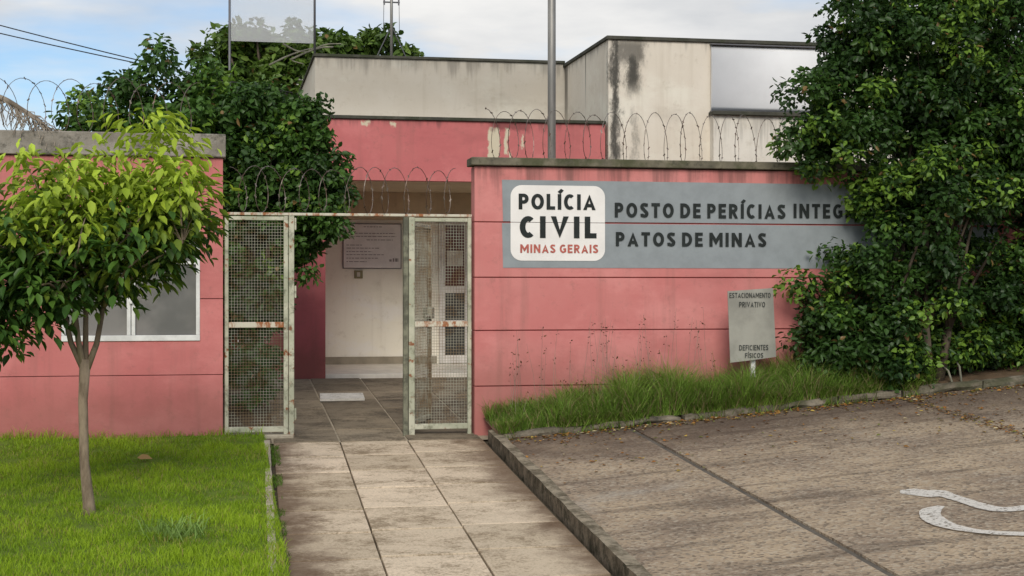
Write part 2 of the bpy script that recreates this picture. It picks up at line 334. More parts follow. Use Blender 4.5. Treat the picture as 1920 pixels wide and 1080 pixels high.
XE = [-1.83, -1.245, -.645, .03]
skew = lambda y: .0215 * (min(y, 0) + .24)
path = struct(meshobj('path', [(x + skew(y), y, zpath(y) - .03) for y in (-11.4, -.2) for x in (XE[0] - .03, XE[3] + .08)], [(0, 1, 3, 2)], 'grout_dark'))
def slab(name, x0, x1, y0, y1, mat, parent, lift=0., th=.05, g=.006, gy=.017):
    bm = bmesh.new(); b = .003
    def q(ins, dz):
        e = ins - g; return [bm.verts.new((x + skew(y), y, zpath(y) + dz + lift)) for x, y in ((x0 + ins, y0 + gy + e), (x1 - ins, y0 + gy + e), (x1 - ins, y1 - gy - e), (x0 + ins, y1 - gy - e))]
    lo, mid, top = q(g, -th), q(g, -b), q(g + b, 0)
    for A, B in ((lo, mid), (mid, top)):
        for i in range(4): bm.faces.new((A[i], A[(i + 1) % 4], B[(i + 1) % 4], B[i]))
    bm.faces.new(top); return obj(name, bm, mat, parent)
rows = [-.24 - .72 * k for k in range(0, 15)]
for r in range(len(rows) - 1):
    for c in range(3):
        jog = ((-.05, 0, .09)[c]) if r else 0; jog2 = (-.05, 0, .09)[c]
        slab('paving_slab', XE[c], XE[c + 1], rows[r + 1] + jog2, rows[r] + jog, 'path_slab', path, random.uniform(-.003, .003))
yard = struct(meshobj('courtyard', [(x, y, zpath(y) - .010) for y in (-.24, 4.5) for x in (-2.24, 4.2)], [(0, 1, 3, 2)], 'grout'))
cx = [-2.2, -1.83, -1.245, -.645, .03, .66, 1.29, 1.92, 2.55, 3.18]; ry = [-.235, .45, 1.15, 1.85, 2.55, 3.25, 3.9, 4.47]
for i in range(len(ry) - 1):
    for j in range(len(cx) - 1):
        if j == 0 and i > 0: continue
        if j >= 4 and i == 0: continue
        slab('yard_slab', cx[j], cx[j + 1], ry[i], ry[i + 1], 'yard_slab', yard, random.uniform(-.003, .003), .05, .010, .010)
bm = bmesh.new(); p = [onP(q, r, 0, 0, SL) for q, r in ((600, 753.5), (684, 752), (680, 741.5), (600, 742.5))]
a_ = [bm.verts.new(v + Vector((0, 0, .006))) for v in p]; b_ = [bm.verts.new(v + Vector((0, 0, .03))) for v in p]
for i in range(4): bm.faces.new((a_[i], a_[(i + 1) % 4], b_[(i + 1) % 4], b_[i]))
bm.faces.new(b_)
lid = tag(obj('inspection_cover', bm, 'lid'), 'pale rectangular concrete cover lying in the dark courtyard paving', 'drain cover')

# lawn
def lawn_z(x, y): return zpath(y) + .035 + .025 * mnoise.noise(Vector((x * 1.1, y * 1.1, 2)))
bm = bmesh.new(); gx = np.linspace(-8, -1.90, 26); gy = np.linspace(-11.4, .02, 46)
V = [[bm.verts.new((x, y, lawn_z(x, y))) for x in gx] for y in gy]
for i in range(len(gy) - 1):
    for j in range(len(gx) - 1): bm.faces.new((V[i][j], V[i][j + 1], V[i + 1][j + 1], V[i + 1][j]))
lawn = struct(obj('lawn', bm, 'lawn_soil', None, True))
# small garden bed behind the left gate panel
struct(meshobj('garden_bed', [(x, y, zpath(y) + .012) for y in (.42, 4.6) for x in (-6, -1.80)], [(0, 1, 3, 2)], 'soil'))

# kerbs
kl = struct(bpy.data.objects.new('lawn_edging', None)); COL.objects.link(kl)
for k in range(11):
    y1 = -.32 - k * 1.0; y0 = y1 - .985
    skx = lambda yy: -1.86 + .022 * (yy + .3)
    bm = rough_block(0, 1, 0, 1, lambda x, y: 0, lambda x, y: 1, .0, 5, k)
    for v in bm.verts:
        c = v.co.copy(); yy = y0 + (y1 - y0) * c.x; nv = mnoise.noise_vector(Vector((k * 7 + c.x * 4, c.y * 3, c.z * 3)))
        v.co = Vector((skx(yy) - .05 + .05 * c.y + nv.x * .006, yy, zpath(yy) - .06 + .10 * c.z + nv.z * .006))
    bmesh.ops.recalc_face_normals(bm, faces=bm.faces[:]); obj('edging_stone', bm, 'kerb_pale', kl)
kr = struct(bpy.data.objects.new('path_kerb', None)); COL.objects.link(kr)
for k in range(11):
    y1 = -.42 - k * 1.0; y0 = y1 - .992
    bm = rough_block(0, 1, 0, 1, lambda x, y: 0, lambda x, y: 1, .0, 6, k)
    for v in bm.verts:
        c = v.co.copy(); yy = y0 + (y1 - y0) * c.x; nv = mnoise.noise_vector(Vector((k * 5 + c.x * 4, c.y * 2, c.z * 2)))
        xx = .055 + .0215 * (yy + .24) + .09 * c.y
        v.co = Vector((xx + nv.x * .007, yy, zpath(yy) - .08 + (.08 + zpark(.15, yy) - zpath(yy) + .035) * c.z + nv.z * .01))
    bmesh.ops.recalc_face_normals(bm, faces=bm.faces[:]); obj('kerb_stone', bm, 'kerb_side', kr)

# parking bays
bmb = bmesh.new(); c4 = [(-.12, -11.4), (10, -11.4), (10, -.62), (.11, -.62)]
t_ = [bmb.verts.new((x, y, zpark(x, y) - .014)) for x, y in c4]; l_ = [bmb.verts.new((x, y, -1.2)) for x, y in c4]
bmb.faces.new(t_)
for i in range(4): bmb.faces.new((l_[i], l_[(i + 1) % 4], t_[(i + 1) % 4], t_[i]))
park = struct(obj('parking', bmb, 'joint_fill'))
px = [-.10, 1.235, 3.79, 6.4, 10]; py = [-11.4, -7.6, -4.15, -.64]
for i in range(4):
    for j in range(3):
        bm = bmesh.new(); x0, x1, y0, y1 = px[i] + (.028 if i == 1 else .007), px[i + 1] - (.028 if i == 0 else .007), py[j] + .005, py[j + 1] - .005
        n = 10; lx = lambda yq: (.148 + .0215 * (yq + .24)) if i == 0 else x0
        G = [[bm.verts.new((lx(y0 + (y1 - y0) * b / n) * (1 - a / n) + x1 * a / n, y0 + (y1 - y0) * b / n, 0)) for a in range(n + 1)] for b in range(n + 1)]
        for row in G:
            for v in row: v.co.z = zpark(v.co.x, v.co.y) + .006 * mnoise.noise(v.co * 1.3)
        for b in range(n):
            for a in range(n): bm.faces.new((G[b][a], G[b][a + 1], G[b + 1][a + 1], G[b + 1][a]))
        bed = [e for e in bm.edges if e.is_boundary]; ex = bmesh.ops.extrude_edge_only(bm, edges=bed)
        for v in ex['geom']:
            if isinstance(v, bmesh.types.BMVert): v.co.z -= .02
        bmesh.ops.recalc_face_normals(bm, faces=bm.faces[:])
        o = obj('concrete_bay', bm, 'parking_concrete', park)

# painted wheelchair symbol: strips along centre lines on the parking surface
def strip(bm, pts, wd, lift=.0075):
    pts = [Vector(q) for q in pts]; L = []
    for i, q in enumerate(pts):
        t = pts[min(i + 1, len(pts) - 1)] - pts[max(i - 1, 0)]; t.z = 0; t.normalize(); nrm = Vector((-t.y, t.x, 0))
        ww = (wd[i] if hasattr(wd, '__len__') else wd) / 2 * (1 + .12 * mnoise.noise(q * 9))
        row = [q + nrm * ww, q - nrm * ww]
        L.append([bm.verts.new((r.x, r.y, zpark(r.x, r.y) + lift)) for r in row])
    for a, b in zip(L[:-1], L[1:]): bm.faces.new((a[0], a[1], b[1], b[0]))
def smooth(pts, n=8):
    P = [Vector(q) for q in pts]; P = [P[0] * 2 - P[1]] + P + [P[-1] * 2 - P[-2]]; out = []
    for i in range(1, len(P) - 2):
        for k in range(n):
            t = k / n; a, b, c, d = P[i - 1:i + 3]
            out.append(.5 * ((2 * b) + (c - a) * t + (2 * a - 5 * b + 4 * c - d) * t * t + (3 * b - a - 3 * c + d) * t ** 3))
    return out + [P[-2]]
g = lambda x, y: onP(x, y, *PK)
bm = bmesh.new()
a = [g(1690, 921), g(1730, 926), g(1768, 929), g(1800, 938), g(1850, 953), g(1885, 957), g(1925, 953), g(1990, 940)]
strip(bm, smooth(a), [w_ for w_ in np.interp(np.linspace(0, 1, len(smooth(a))), [0, .04, .25, .33, .5, .6, 1], [.03, .16, .20, .10, .10, .12, .10])])
a = [g(1765, 951), g(1745, 960), g(1748, 973), g(1775, 987), g(1830, 998), g(1900, 1003), g(1980, 1003), g(2050, 992), g(2090, 965)]
strip(bm, smooth(a), [w_ for w_ in np.interp(np.linspace(0, 1, len(smooth(a))), [0, .1, .3, .5, 1], [.05, .13, .14, .08, .09])], .009)
sym = obj('wheelchair_symbol', bm, 'road_paint_worn', park); sym['label'] = 'worn white wheelchair symbol painted on the parking concrete'

# planting strip along the right wall
bm = bmesh.new(); gx = np.linspace(.08, 10, 40); gy = np.linspace(-.66, .03, 5)
sz = lambda x, y: zpark(x, -.66) + .05 + .10 * (y + .66)
V = [[bm.verts.new((x, y, sz(x, y) + .02 * mnoise.noise(Vector((x * 3, y * 3, 0))))) for x in gx] for y in gy]
for i in range(4):
    for j in range(39): bm.faces.new((V[i][j], V[i][j + 1], V[i + 1][j + 1], V[i + 1][j]))
struct(obj('planting_strip', bm, 'soil', None, True))
ks = struct(bpy.data.objects.new('strip_kerb', None)); COL.objects.link(ks)
x = .13; k = 0
while x < 9:
    L = random.uniform(.62, .95)
    yo = random.uniform(-.025, .02); hh = random.uniform(.045, .09)
    bm = rough_block(x, x + L - .02, -.78 + yo, -.655 + yo, lambda q, r: zpark(q, r) - .02, lambda q, r: zpark(q, r) + hh, .019, 8, k + 40)
    bmesh.ops.recalc_face_normals(bm, faces=bm.faces[:]); obj('kerb_stone', bm, 'kerb', ks); x += L; k += 1

# ------------------------------------------------------------------ boundary walls
rw = empty('boundary_wall', (0, 0, 0), 'pink plastered wall carrying the large grey painted sign', 'wall')
obj('core', bx(.004, 9, .02, .17, -.3, 2.455), 'pink_joint', rw)
gz = [-.3, .44, .95, 1.437, 1.945, 2.458]
for a, b in zip(gz[:-1], gz[1:]): obj('wall_course', bx(0, 9.004, 0, .19, a + .005, b - .005, bev=.003), 'pink_wall', rw)
bm = bmesh.new(); n = 60
box(bm, -.035, 9.05, -.045, .235, 2.462, 2.535, bev=.006)
obj('coping', bm, 'cap_right', rw)
lw = empty('boundary_wall', (-4, 0, 0), 'pink plastered wall with a white framed window behind the lawn', 'wall')
WX0, WX1, WZ0, WZ1 = -3.637, -2.458, .905, 2.03
bm = bmesh.new()
for q in ((-8, WX0, -.3, 2.48), (WX1, -2.264, -.3, 2.48), (WX0, WX1, -.3, WZ0), (WX0, WX1, WZ1, 2.48)): box(bm, q[0], q[1], .02, .17, q[2], q[3])
obj('core', bm, 'pink_joint', lw)
lz = [-.3, .574, 1.246, 1.869, 2.49]
for a, b in zip(lz[:-1], lz[1:]):
    a, b = a + .004, b - .004; bm = bmesh.new()
    if b < WZ0: box(bm, -8, -2.26, 0, .19, a, b, bev=.003)
    else:
        box(bm, -8, WX0, 0, .19, a, b); box(bm, WX1, -2.26, 0, .19, a, b)
        if a < WZ0 < b: box(bm, WX0, WX1, 0, .19, a, WZ0)
        if a < WZ1 < b: box(bm, WX0, WX1, 0, .19, WZ1, b)
    obj('wall_course', bm, 'pink_left', lw)
obj('coping', bx(-8, -2.235, -.035, .24, 2.494, 2.70, bev=.008), 'cap_left', lw)
wf = obj('window_frame', bx(WX0 - .0, WX1, -.012, .06, WZ0 - .03, WZ0 + .02, bev=.003), 'window_white', lw)
def child(name, bm, mat, par): return obj(name, bm, mat, par)
for q in ((WX0 + .001, WX0 + .035), (WX1 - .035, WX1 - .001), (-3.085, -3.052), (-3.046, -3.013)): child('stile', bx(q[0], q[1], -.006, .05, WZ0 + .021, WZ1 - .036, bev=.003), 'window_white', wf)
child('top_rail', bx(WX0 + .001, WX1 - .001, -.006, .05, WZ1 - .035, WZ1 - .001, bev=.003), 'window_white', wf)
child('transom', bx(WX0 + .036, -3.086, .0, .045, 1.55, 1.575), 'window_white', wf); child('transom', bx(-3.012, WX1 - .036, .0, .045, 1.55, 1.575), 'window_white', wf)
for a, b in ((WX0 + .037, -3.087), (-3.011, WX1 - .037)):
    for c, d in ((WZ0 + .022, 1.549), (1.576, WZ1 - .037)): child('pane', bx(a, b, .024, .03, c, d), 'glass_window', wf)
child('handle', bx(-3.062, -3.036, -.03, -.007, 1.20, 1.23, bev=.004), 'window_white', wf)
child('blind', bx(-2.98, -2.93, .034, .05, WZ0 + .03, 1.54), 'glass_dark', wf)
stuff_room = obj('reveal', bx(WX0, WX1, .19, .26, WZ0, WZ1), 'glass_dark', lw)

# painted sign on the right wall: brush lettering built stroke by stroke (cap height 1)
def arc(cx_, cy_, rx, ry, a0, a1, n=14): return [(cx_ + rx * math.cos(R(a0 + (a1 - a0) * k / n)), cy_ + ry * math.sin(R(a0 + (a1 - a0) * k / n))) for k in range(n + 1)]
def glyph(ch, t):
    h = t / 2; b = {'Í': 'I'}.get(ch, ch)
    w_ = {'P': .58, 'O': .74, 'L': .5, 'I': t, 'C': .62, 'A': .72, 'V': .74, 'S': .56, 'T': .58, 'D': .68, 'E': .52, 'F': .5, 'R': .62, 'M': .90, 'N': .70, 'G': .68}[b]
    e = w_ - h
    st = {'I': [[(h, 0), (h, 1)]], 'L': [[(h, 1), (h, h), (w_, h)]], 'T': [[(0, 1 - h), (w_, 1 - h)], [(w_ / 2, 1), (w_ / 2, 0)]],
          'E': [[(w_, 1 - h), (h, 1 - h), (h, h), (w_, h)], [(h, .51), (w_ * .93, .51)]], 'F': [[(w_, 1 - h), (h, 1 - h), (h, 0)], [(h, .5), (w_ * .9, .5)]],
          'V': [[(h * .9, 1.05), (w_ / 2, .10), (w_ - h * .9, 1.05)]], 'A': [[(h * .9, -.05), (w_ / 2, .90), (w_ - h * .9, -.05)], [(w_ * .25, .28), (w_ * .75, .28)]],
          'M': [[(h, 0), (h, 1)], [(e, 0), (e, 1)], [(h, .98), (w_ / 2, .34), (e, .98)]], 'N': [[(h, 0), (h, 1)], [(e, 0), (e, 1)], [(h, .97), (e, .03)]],
          'O': [arc(w_ / 2, .5, w_ / 2 - h, .5 - h, 90, 450, 26)], 'C': [arc(w_ * .56, .5, w_ * .56 - h, .5 - h, 52, 308, 20)],
          'G': [arc(w_ * .54, .5, w_ * .54 - h, .5 - h, 50, 322, 20) , [(e, .12), (e, .46)], [(w_ * .56, .46), (w_, .46)]],
          'D': [[(h, 0), (h, 1)], [(h, 1 - h), (w_ * .36, 1 - h)] + arc(w_ * .38, .5, w_ * .62 - h, .5 - h, 86, -86, 16) + [(w_ * .36, h), (h, h)]],
          'P': [[(h, 0), (h, 1)], [(h, 1 - h), (w_ * .45, 1 - h)] + arc(w_ * .5, .68, w_ * .5 - h, .32 - h, 86, -86, 12) + [(w_ * .45, .36 + h), (h, .36 + h)]],
          'R': [[(h, 0), (h, 1)], [(h, 1 - h), (w_ * .42, 1 - h)] + arc(w_ * .46, .70, w_ * .5 - h, .30 - h, 86, -86, 12) + [(w_ * .42, .40 + h), (h, .40 + h)], [(w_ * .45, .48), (w_ - h * .9, -.05)]],
          'S': [[(w_ * .92, .86)] + arc(w_ * .5, .74, w_ * .5 - h, .26 - h, 60, 240, 10) + arc(w_ * .5, .27, w_ * .5 - h, .27 - h, 60, -140, 10) + [(w_ * .04, .15)]]}[b]
    if ch == 'Í': st = st + [[(h - .03, 1.07), (h + .17, 1.30)]]
    return w_, st
def text(s, x0, x1, z0, z1, Y, mat, parent, name='lettering', t=.2, gap=.16, wg=.45):
    vs, fs = [], []; X = 0; lay = 0
    for ch in s:
        if ch == ' ': X += wg - gap; continue
        w_, sts = glyph(ch, t)
        for st in sts:
            P = [Vector((a, b, 0)) for a, b in st]; n = len(P); closed = (P[0] - P[-1]).length < 1e-4; base = len(vs); lay = (lay + 1) % 5
            for i, p in enumerate(P):
                a = P[i - 1] if i else (P[-2] if closed else None); c = P[i + 1] if i < n - 1 else (P[1] if closed else None)
                d1 = (p - a).normalized() if a is not None else (c - p).normalized(); d2 = (c - p).normalized() if c is not None else d1
                n1, n2 = Vector((-d1.y, d1.x, 0)), Vector((-d2.y, d2.x, 0)); mm = (n1 + n2).normalized(); k = t / 2 / max(.42, mm.dot(n1))
                for sg_ in (1, -1):
                    q = p + mm * k * sg_; top_ = 1.34 if p.y > 1.06 and 'Í' == ch else 1.0
                    vs.append((X + q.x, Y - .0003 * lay, min(max(q.y, 0), top_)))
            fs += [(base + 2 * i, base + 2 * i + 1, base + 2 * i + 3, base + 2 * i + 2) for i in range(n - 1)]
        X += w_ + gap
    W_ = X - gap
    return meshobj(name, [(x0 + v[0] / W_ * (x1 - x0), v[1], z0 + v[2] * (z1 - z0)) for v in vs], fs, mat, parent)
def sheet(pts, Y, mat, parent, name): return meshobj(name, [(x, Y, z) for x, z in pts], [list(range(len(pts)))], mat, parent)
W = lambda x, y: (lambda v: (v.x, v.z))(onY(x, y, 0))
gx0 = W(941, 400)[0]; SX1 = 5.2
zt, zb = W(941, 337)[1], W(945, 502)[1]
bm = bmesh.new()
for z0, z1 in ((zb, 1.937), (1.953, zt)):
    q = [bm.verts.new(v) for v in ((gx0 + .01, -.004, z0), (SX1, -.004, z0), (SX1, -.004, z1), (gx0, -.004, z1))]; bm.faces.new(q)
sg = obj('painted_sign', bm, 'sign_grey', rw); sg['label'] = 'grey painted name band across the top of the pink wall'
bx0, bx1, bz0, bz1 = W(957, 420)[0], W(1134, 420)[0], W(1045, 489)[1], W(1045, 348)[1]
rr = .105; ring = []
for cxr, czr, a0 in ((bx1 - rr, bz0 + rr, -90), (bx1 - rr, bz1 - rr, 0), (bx0 + rr, bz1 - rr, 90), (bx0 + rr, bz0 + rr, 180)):
    for k in range(9): t = R(a0 + k * 90 / 8); ring.append((cxr + rr * math.cos(t), czr + rr * math.sin(t)))
low = [q for q in ring if q[1] < 1.94]; up = [q for q in ring if q[1] > 1.94]
bm = bmesh.new()
rgt = [q for q in ring[:9] + ring[9:18]]; 
def poly(pts, Y): bm.faces.new([bm.verts.new((a, Y, b)) for a, b in pts])
cl = sorted(low, key=lambda q: math.atan2(q[1] - bz0 - .3, q[0] - (bx0 + bx1) / 2))
poly([(bx0, 1.942)] + ring[27:36] + ring[0:9] + [(bx1, 1.942)], -.008)
poly([(bx1, 1.947)] + ring[9:18] + ring[18:27] + [(bx0, 1.947)], -.008)
bmesh.ops.recalc_face_normals(bm, faces=bm.faces[:])
bd = obj('badge', bm, 'sign_white', sg)
def fit(s, xa, xb, ybot, ytop, mat, t, gap, Y=-.012):
    a, b = W(xa, ybot), W(xb, ytop); c = W(xa, ytop)
    return text(s, a[0], b[0], a[1], c[1], Y, mat, sg, 'lettering', t, gap)
fit('POLÍCIA', 972, 1116, 392.5, 363, 'sign_black', .215, .15)
fit('CIVIL', 974, 1118, 446, 405, 'sign_black', .235, .22)
fit('MINAS GERAIS', 975, 1121, 474, 458, 'sign_red', .20, .16)
fit('POSTO DE PERÍCIAS', 1152, 1472, 407.5, 380, 'sign_black', .215, .20)
fit('INTEGRADAS', 1487, 1690, 409, 382, 'sign_black', .215, .20)
fit('PATOS DE MINAS', 1154, 1436, 461.5, 435, 'sign_black', .215, .20)

# ------------------------------------------------------------------ gate
ga = empty('metal_gate', (-1.1, .08, 0), 'rusty grey-green steel gate with wire mesh panels between the pink walls', 'gate')
def rail(name, x0, x1, z0, z1, y0, y1, mat, par): return obj(name, bx(x0, x1, y0, y1, z0, z1, bev=.004), mat, par)
def wiremesh(x0, x1, z0, z1, Y, par, step=.0268, tr=None):
    vs, fs = [], []; h = .0014
    def add(a0, a1, b0, b1, y):
        i = len(vs)
        for yy in (y - h, y + h):
            vs.extend([(a0, yy, b0), (a1, yy, b0), (a1, yy, b1), (a0, yy, b1)])
        fs.extend([(i, i + 1, i + 2, i + 3), (i + 7, i + 6, i + 5, i + 4), (i, i + 4, i + 5, i + 1), (i + 1, i + 5, i + 6, i + 2), (i + 2, i + 6, i + 7, i + 3), (i + 3, i + 7, i + 4, i)])
    nx = int((x1 - x0) / step); nz = int((z1 - z0) / step)
    for k in range(1, nx + 1): c = x0 + (x1 - x0) * k / (nx + 1); add(c - h * 1.1, c + h * 1.1, z0, z1, Y)
    for k in range(1, nz + 1): c = z0 + (z1 - z0) * k / (nz + 1); add(x0, x1, c - h * 1.1, c + h * 1.1, Y + .0029)
    o = meshobj('wire_mesh', vs, fs, 'mesh_wire', par); stuff(o); return o
def panel(x0, x1, zb, name, wl, wr, left_mat, par):
    a = obj(name, bx(x0, x0 + wl, .05, .10, zb, 1.985, bev=.004), left_mat, par)
    rail('stile', x1 - wr, x1, zb, 1.985, .05, .10, 'gate_paint', a)
    rail('top_rail', x0 + wl, x1 - wr, 1.945, 1.98, .052, .098, 'gate_paint', a)
    rail('middle_rail', x0 + wl, x1 - wr, .985, 1.035, .045, .10, 'gate_rail', a)
    rail('bottom_rail', x0 + wl, x1 - wr, zb + .05, zb + .10, .05, .10, 'gate_paint', a)
    wiremesh(x0 + wl, x1 - wr, 1.035, 1.945, .075, a); wiremesh(x0 + wl, x1 - wr, zb + .10, .985, .075, a)
    return a
panel(-2.245, -1.685, .0, 'side_panel', .035, .04, 'gate_paint', ga)
panel(-.598, -.02, .0, 'side_panel', .055, .035, 'gate_paint', ga)
rail('post', -1.68, -1.632, -.03, 1.99, .045, .105, 'gate_paint', ga); rail('post', -.648, -.603, -.03, 1.985, .05, .105, 'gate_dark', ga)
rail('lintel', -2.25, -.015, 1.99, 2.015, .055, .10, 'gate_rail', ga)
for z in (1.86, 1.25, .15): rail('hinge', -1.631, -1.612, z, z + .11, .06, .085, 'gate_paint', ga)
LEAF_ANGLE = 70
# open leaf, swung inward
lf = bpy.data.objects.new('leaf', None); COL.objects.link(lf); lf.location = (-.60, .13, 0); lf.parent = ga; lf.matrix_parent_inverse = Matrix.Translation(-ga.location)
def leafpart(name, bm, mat):
    me = bpy.data.meshes.new(name); bm.to_mesh(me); bm.free(); me.materials.append(M[mat]); o = bpy.data.objects.new(name, me); COL.objects.link(o); o.parent = lf; return o
leafpart('stile', bx(.0, .035, -.02, .02, .07, 1.95, bev=.003), 'leaf_metal'); leafpart('stile', bx(.93, .97, -.02, .02, .07, 1.95, bev=.003), 'leaf_metal')
for a, b in ((1.915, 1.95), (.99, 1.03), (.07, .11)): leafpart('rail', bx(.035, .93, -.018, .018, a, b, bev=.003), 'gate_paint')
leafpart('lock_box', bx(.86, .985, -.045, .045, 1.04, 1.15, bev=.008), 'gate_paint'); leafpart('latch_bolt', bx(.70, .86, -.03, -.01, 1.06, 1.08, bev=.003), 'gate_rail')
lm = wiremesh(.035, .93, .11, 1.915, 0, None); lm.parent = lf
lf.rotation_euler = (0, 0, R(LEAF_ANGLE))
obj('threshold', bx(-2.22, -1.64, -.02, .2, -.1, .03, bev=.008), 'kerb_pale', ga)

# razor wire coils
def coil(name, label, x0, x1, zc, rad, pitch, amp, Y, ry, seed, wob=.032):
    rnd = random.Random(seed); bm = bmesh.new(); pts = []; n = int((x1 - x0) / pitch); st = 26; cum = 0
    pj = [rnd.gauss(0, wob) for _ in range(n + 2)]; hj = [rnd.gauss(0, .02) for _ in range(n + 2)]
    for i in range(n * st + 1):
        k = i // st; f_ = i / st - k; t = 2 * math.pi * f_; p_ = pj[k] * (1 - f_) + pj[k + 1] * f_; h_ = hj[k] * (1 - f_) + hj[k + 1] * f_
        pts.append(Vector((x0 + pitch * (i / st) + amp * math.sin(t) + p_, Y + ry * math.sin(t), zc + (rad + h_) * math.cos(t))))
    tube(bm, pts, .0030, 4)
    for i in range(0, len(pts) - 1, 2):                           # barbs
        d = (pts[i + 1] - pts[i]).normalized(); s_ = Vector((rnd.gauss(0, 1), rnd.gauss(0, 1), rnd.gauss(0, 1))); s_ = (s_ - d * s_.dot(d)).normalized(); q = pts[i]
        f0 = [bm.verts.new(q - d * .015), bm.verts.new(q + s_ * .013 - d * .012), bm.verts.new(q + d * .015), bm.verts.new(q - s_ * .013 + d * .012)]; bm.faces.new(f0)
    return tag(obj(name, bm, 'razor_wire'), label, 'razor wire')
coil('razor_wire', 'coil of razor wire along the top of the wall with the grey sign', .08, 3.9, 2.757, .222, .185, .12, .10, .20, 1)
coil('razor_wire', 'coil of razor wire along the pink wall above the window', -5.2, -2.32, 2.93, .235, .21, .10, .10, .20, 2)
coil('razor_wire', 'coil of razor wire stretched over the mesh gate', -2.2, -.05, 2.225, .215, .185, .088, .08, .18, 3)

# ------------------------------------------------------------------ building
bl = empty('flat_roofed_building', (1, 4.5, .2), 'cream flat roofed building with pink canopy and mould stained parapet', 'building')
obj('rear_wall', bx(-1.03, 2.44, 6.9, 14, -.1, 4.475), 'white_wall', bl)
obj('coping', bx(-1.055, 2.44, 6.87, 14.03, 4.476, 4.515, bev=.005), 'coping_dark', bl)
obj('block_wall', bx(2.442, 9, 4.5, 14, -.1, 4.425), 'white_wall', bl)
obj('coping', bx(2.415, 9.03, 4.47, 14.03, 4.426, 4.472, bev=.005), 'coping_dark', bl)
obj('canopy_fascia', bx(-1.80, 2.405, 4.52, 4.66, 2.64, 3.372), 'pink_fascia', bl)
obj('canopy_coping', bx(-1.82, 2.41, 4.49, 6.9, 3.374, 3.415, bev=.005), 'coping_dark', bl)
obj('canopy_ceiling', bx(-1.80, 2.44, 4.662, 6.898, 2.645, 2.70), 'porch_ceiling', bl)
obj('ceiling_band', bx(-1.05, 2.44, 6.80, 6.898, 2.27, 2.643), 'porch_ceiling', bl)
obj('porch_side_wall', bx(-1.80, -1.05, 4.52, 4.72, -.1, 2.638), 'pink_porch', bl)
obj('porch_side_wall', bx(-1.25, -1.052, 4.722, 6.89, -.1, 2.638), 'pink_porch', bl)
obj('porch_floor', bx(-1.05, 2.44, 4.48, 6.898, -.1, .305, bev=.004), 'porch_floor', bl)
obj('porch_wall', bx(-1.05, 2.44, 6.86, 6.898, .30, 2.268), 'porch_wall', bl)
obj('skirting', bx(-1.05, .63, 6.845, 6.858, .306, .405), 'skirting', bl)
# door
dr = obj('door', bx(.655, .735, 6.80, 6.858, .31, 2.26, bev=.004), 'door_white', bl)
for q in ((1.015, 1.085), (1.10, 1.18), (1.46, 1.53)): obj('stile', bx(q[0], q[1], 6.80, 6.858, .31, 2.26, bev=.004), 'door_white', dr)
for a, b in ((.736, 1.014), (1.181, 1.459)):
    for c, d in ((.31, .42), (.83, .90), (1.27, 1.37), (2.21, 2.26)): obj('rail', bx(a, b, 6.81, 6.856, c, d, bev=.003), 'door_white', dr)
    obj('pane', bx(a, b, 6.83, 6.84, 1.37, 2.21), 'glass_brown', dr); obj('pane', bx(a, b, 6.83, 6.84, .90, 1.27), 'glass_dark', dr); obj('pane', bx(a, b, 6.83, 6.84, .42, .83), 'glass_dark', dr)
pv = onY(838, 498, 6.82); pw = onY(868, 470, 6.82)
nt_ = tag(obj('paper_notice', bx(pv.x, pw.x, 6.822, 6.829, pv.z, pw.z), 'paper'), 'small pale paper notice stuck on the brown glass door', 'notice')
# curved blank panel and lower bay
obj('bay_wall', bx(3.76, 9, 4.36, 4.498, -.1, 3.50), 'lower_white', bl); obj('bay_ledge', bx(3.74, 9, 4.30, 4.498, 3.502, 3.55, bev=.005), 'coping_dark', bl)
bm = bmesh.new(); n = 14; L = []
for k in range(n + 1):
    t = -1 + 2 * k / n; z = 3.975 + .415 * t; y = 4.495 - .07 * math.sqrt(max(0, 1 - .92 * t * t)); L.append([bm.verts.new((3.765, y, z)), bm.verts.new((5.6, y, z))])
for a, b in zip(L[:-1], L[1:]): bm.faces.new((a[0], a[1], b[1], b[0]))
bm.faces.new([q[0] for q in L][::-1]); bm.faces.new([q[1] for q in L]); bm.faces.new((L[0][1], L[0][0], L[-1][0], L[-1][1]))
bp = obj('curved_panel', bm, 'curved_panel', bl, False)
for f_ in bp.data.polygons: f_.use_smooth = len(f_.vertices) == 4
bp['label'] = 'blank grey convex panel on the cream wall'
for z in (3.553, 4.395): obj('panel_trim', bx(3.755, 5.61, 4.43, 4.498, z, z + .012), 'mast_metal', bl)
# notice board and bell plate in the porch
q0, q1 = onY(644, 502, 6.85), onY(751, 421, 6.85)
nb = tag(obj('notice_board', bx(q0.x, q1.x, 6.832, 6.856, q0.z, q1.z, bev=.004), 'board_white'), 'white printed notice board on the cream porch wall', 'notice board')
fr = obj('frame', bx(q0.x - .012, q1.x + .012, 6.838, 6.857, q0.z - .012, q1.z + .012), 'mast_metal', nb)
rd = random.Random(4); bm = bmesh.new()
def linebox(u0, u1, v, h=.010):
    xa = q0.x + (q1.x - q0.x) * u0; xb = q0.x + (q1.x - q0.x) * u1; zz = q1.z - (q1.z - q0.z) * v
    xq = xa
    while xq < xb:
        l = rd.uniform(.02, .07); vs = [bm.verts.new(p_) for p_ in ((xq, 6.829, zz - h / 2), (min(xq + l, xb), 6.829, zz - h / 2), (min(xq + l, xb), 6.829, zz + h / 2), (xq, 6.829, zz + h / 2))]; bm.faces.new(vs); xq += l + .012
for u0, u1, v in ((.35, .68, .06), (.16, .9, .21), (.12, .92, .28), (.4, .86, .36), (.05, .32, .48), (.05, .62, .55), (.05, .5, .63), (.05, .7, .70), (.05, .6, .78), (.05, .4, .86)): linebox(u0, u1, v)
linebox(.80, .84, .83, .03); linebox(.86, .97, .82, .045)
stuff(obj('print_lines', bm, 'board_print', nb))
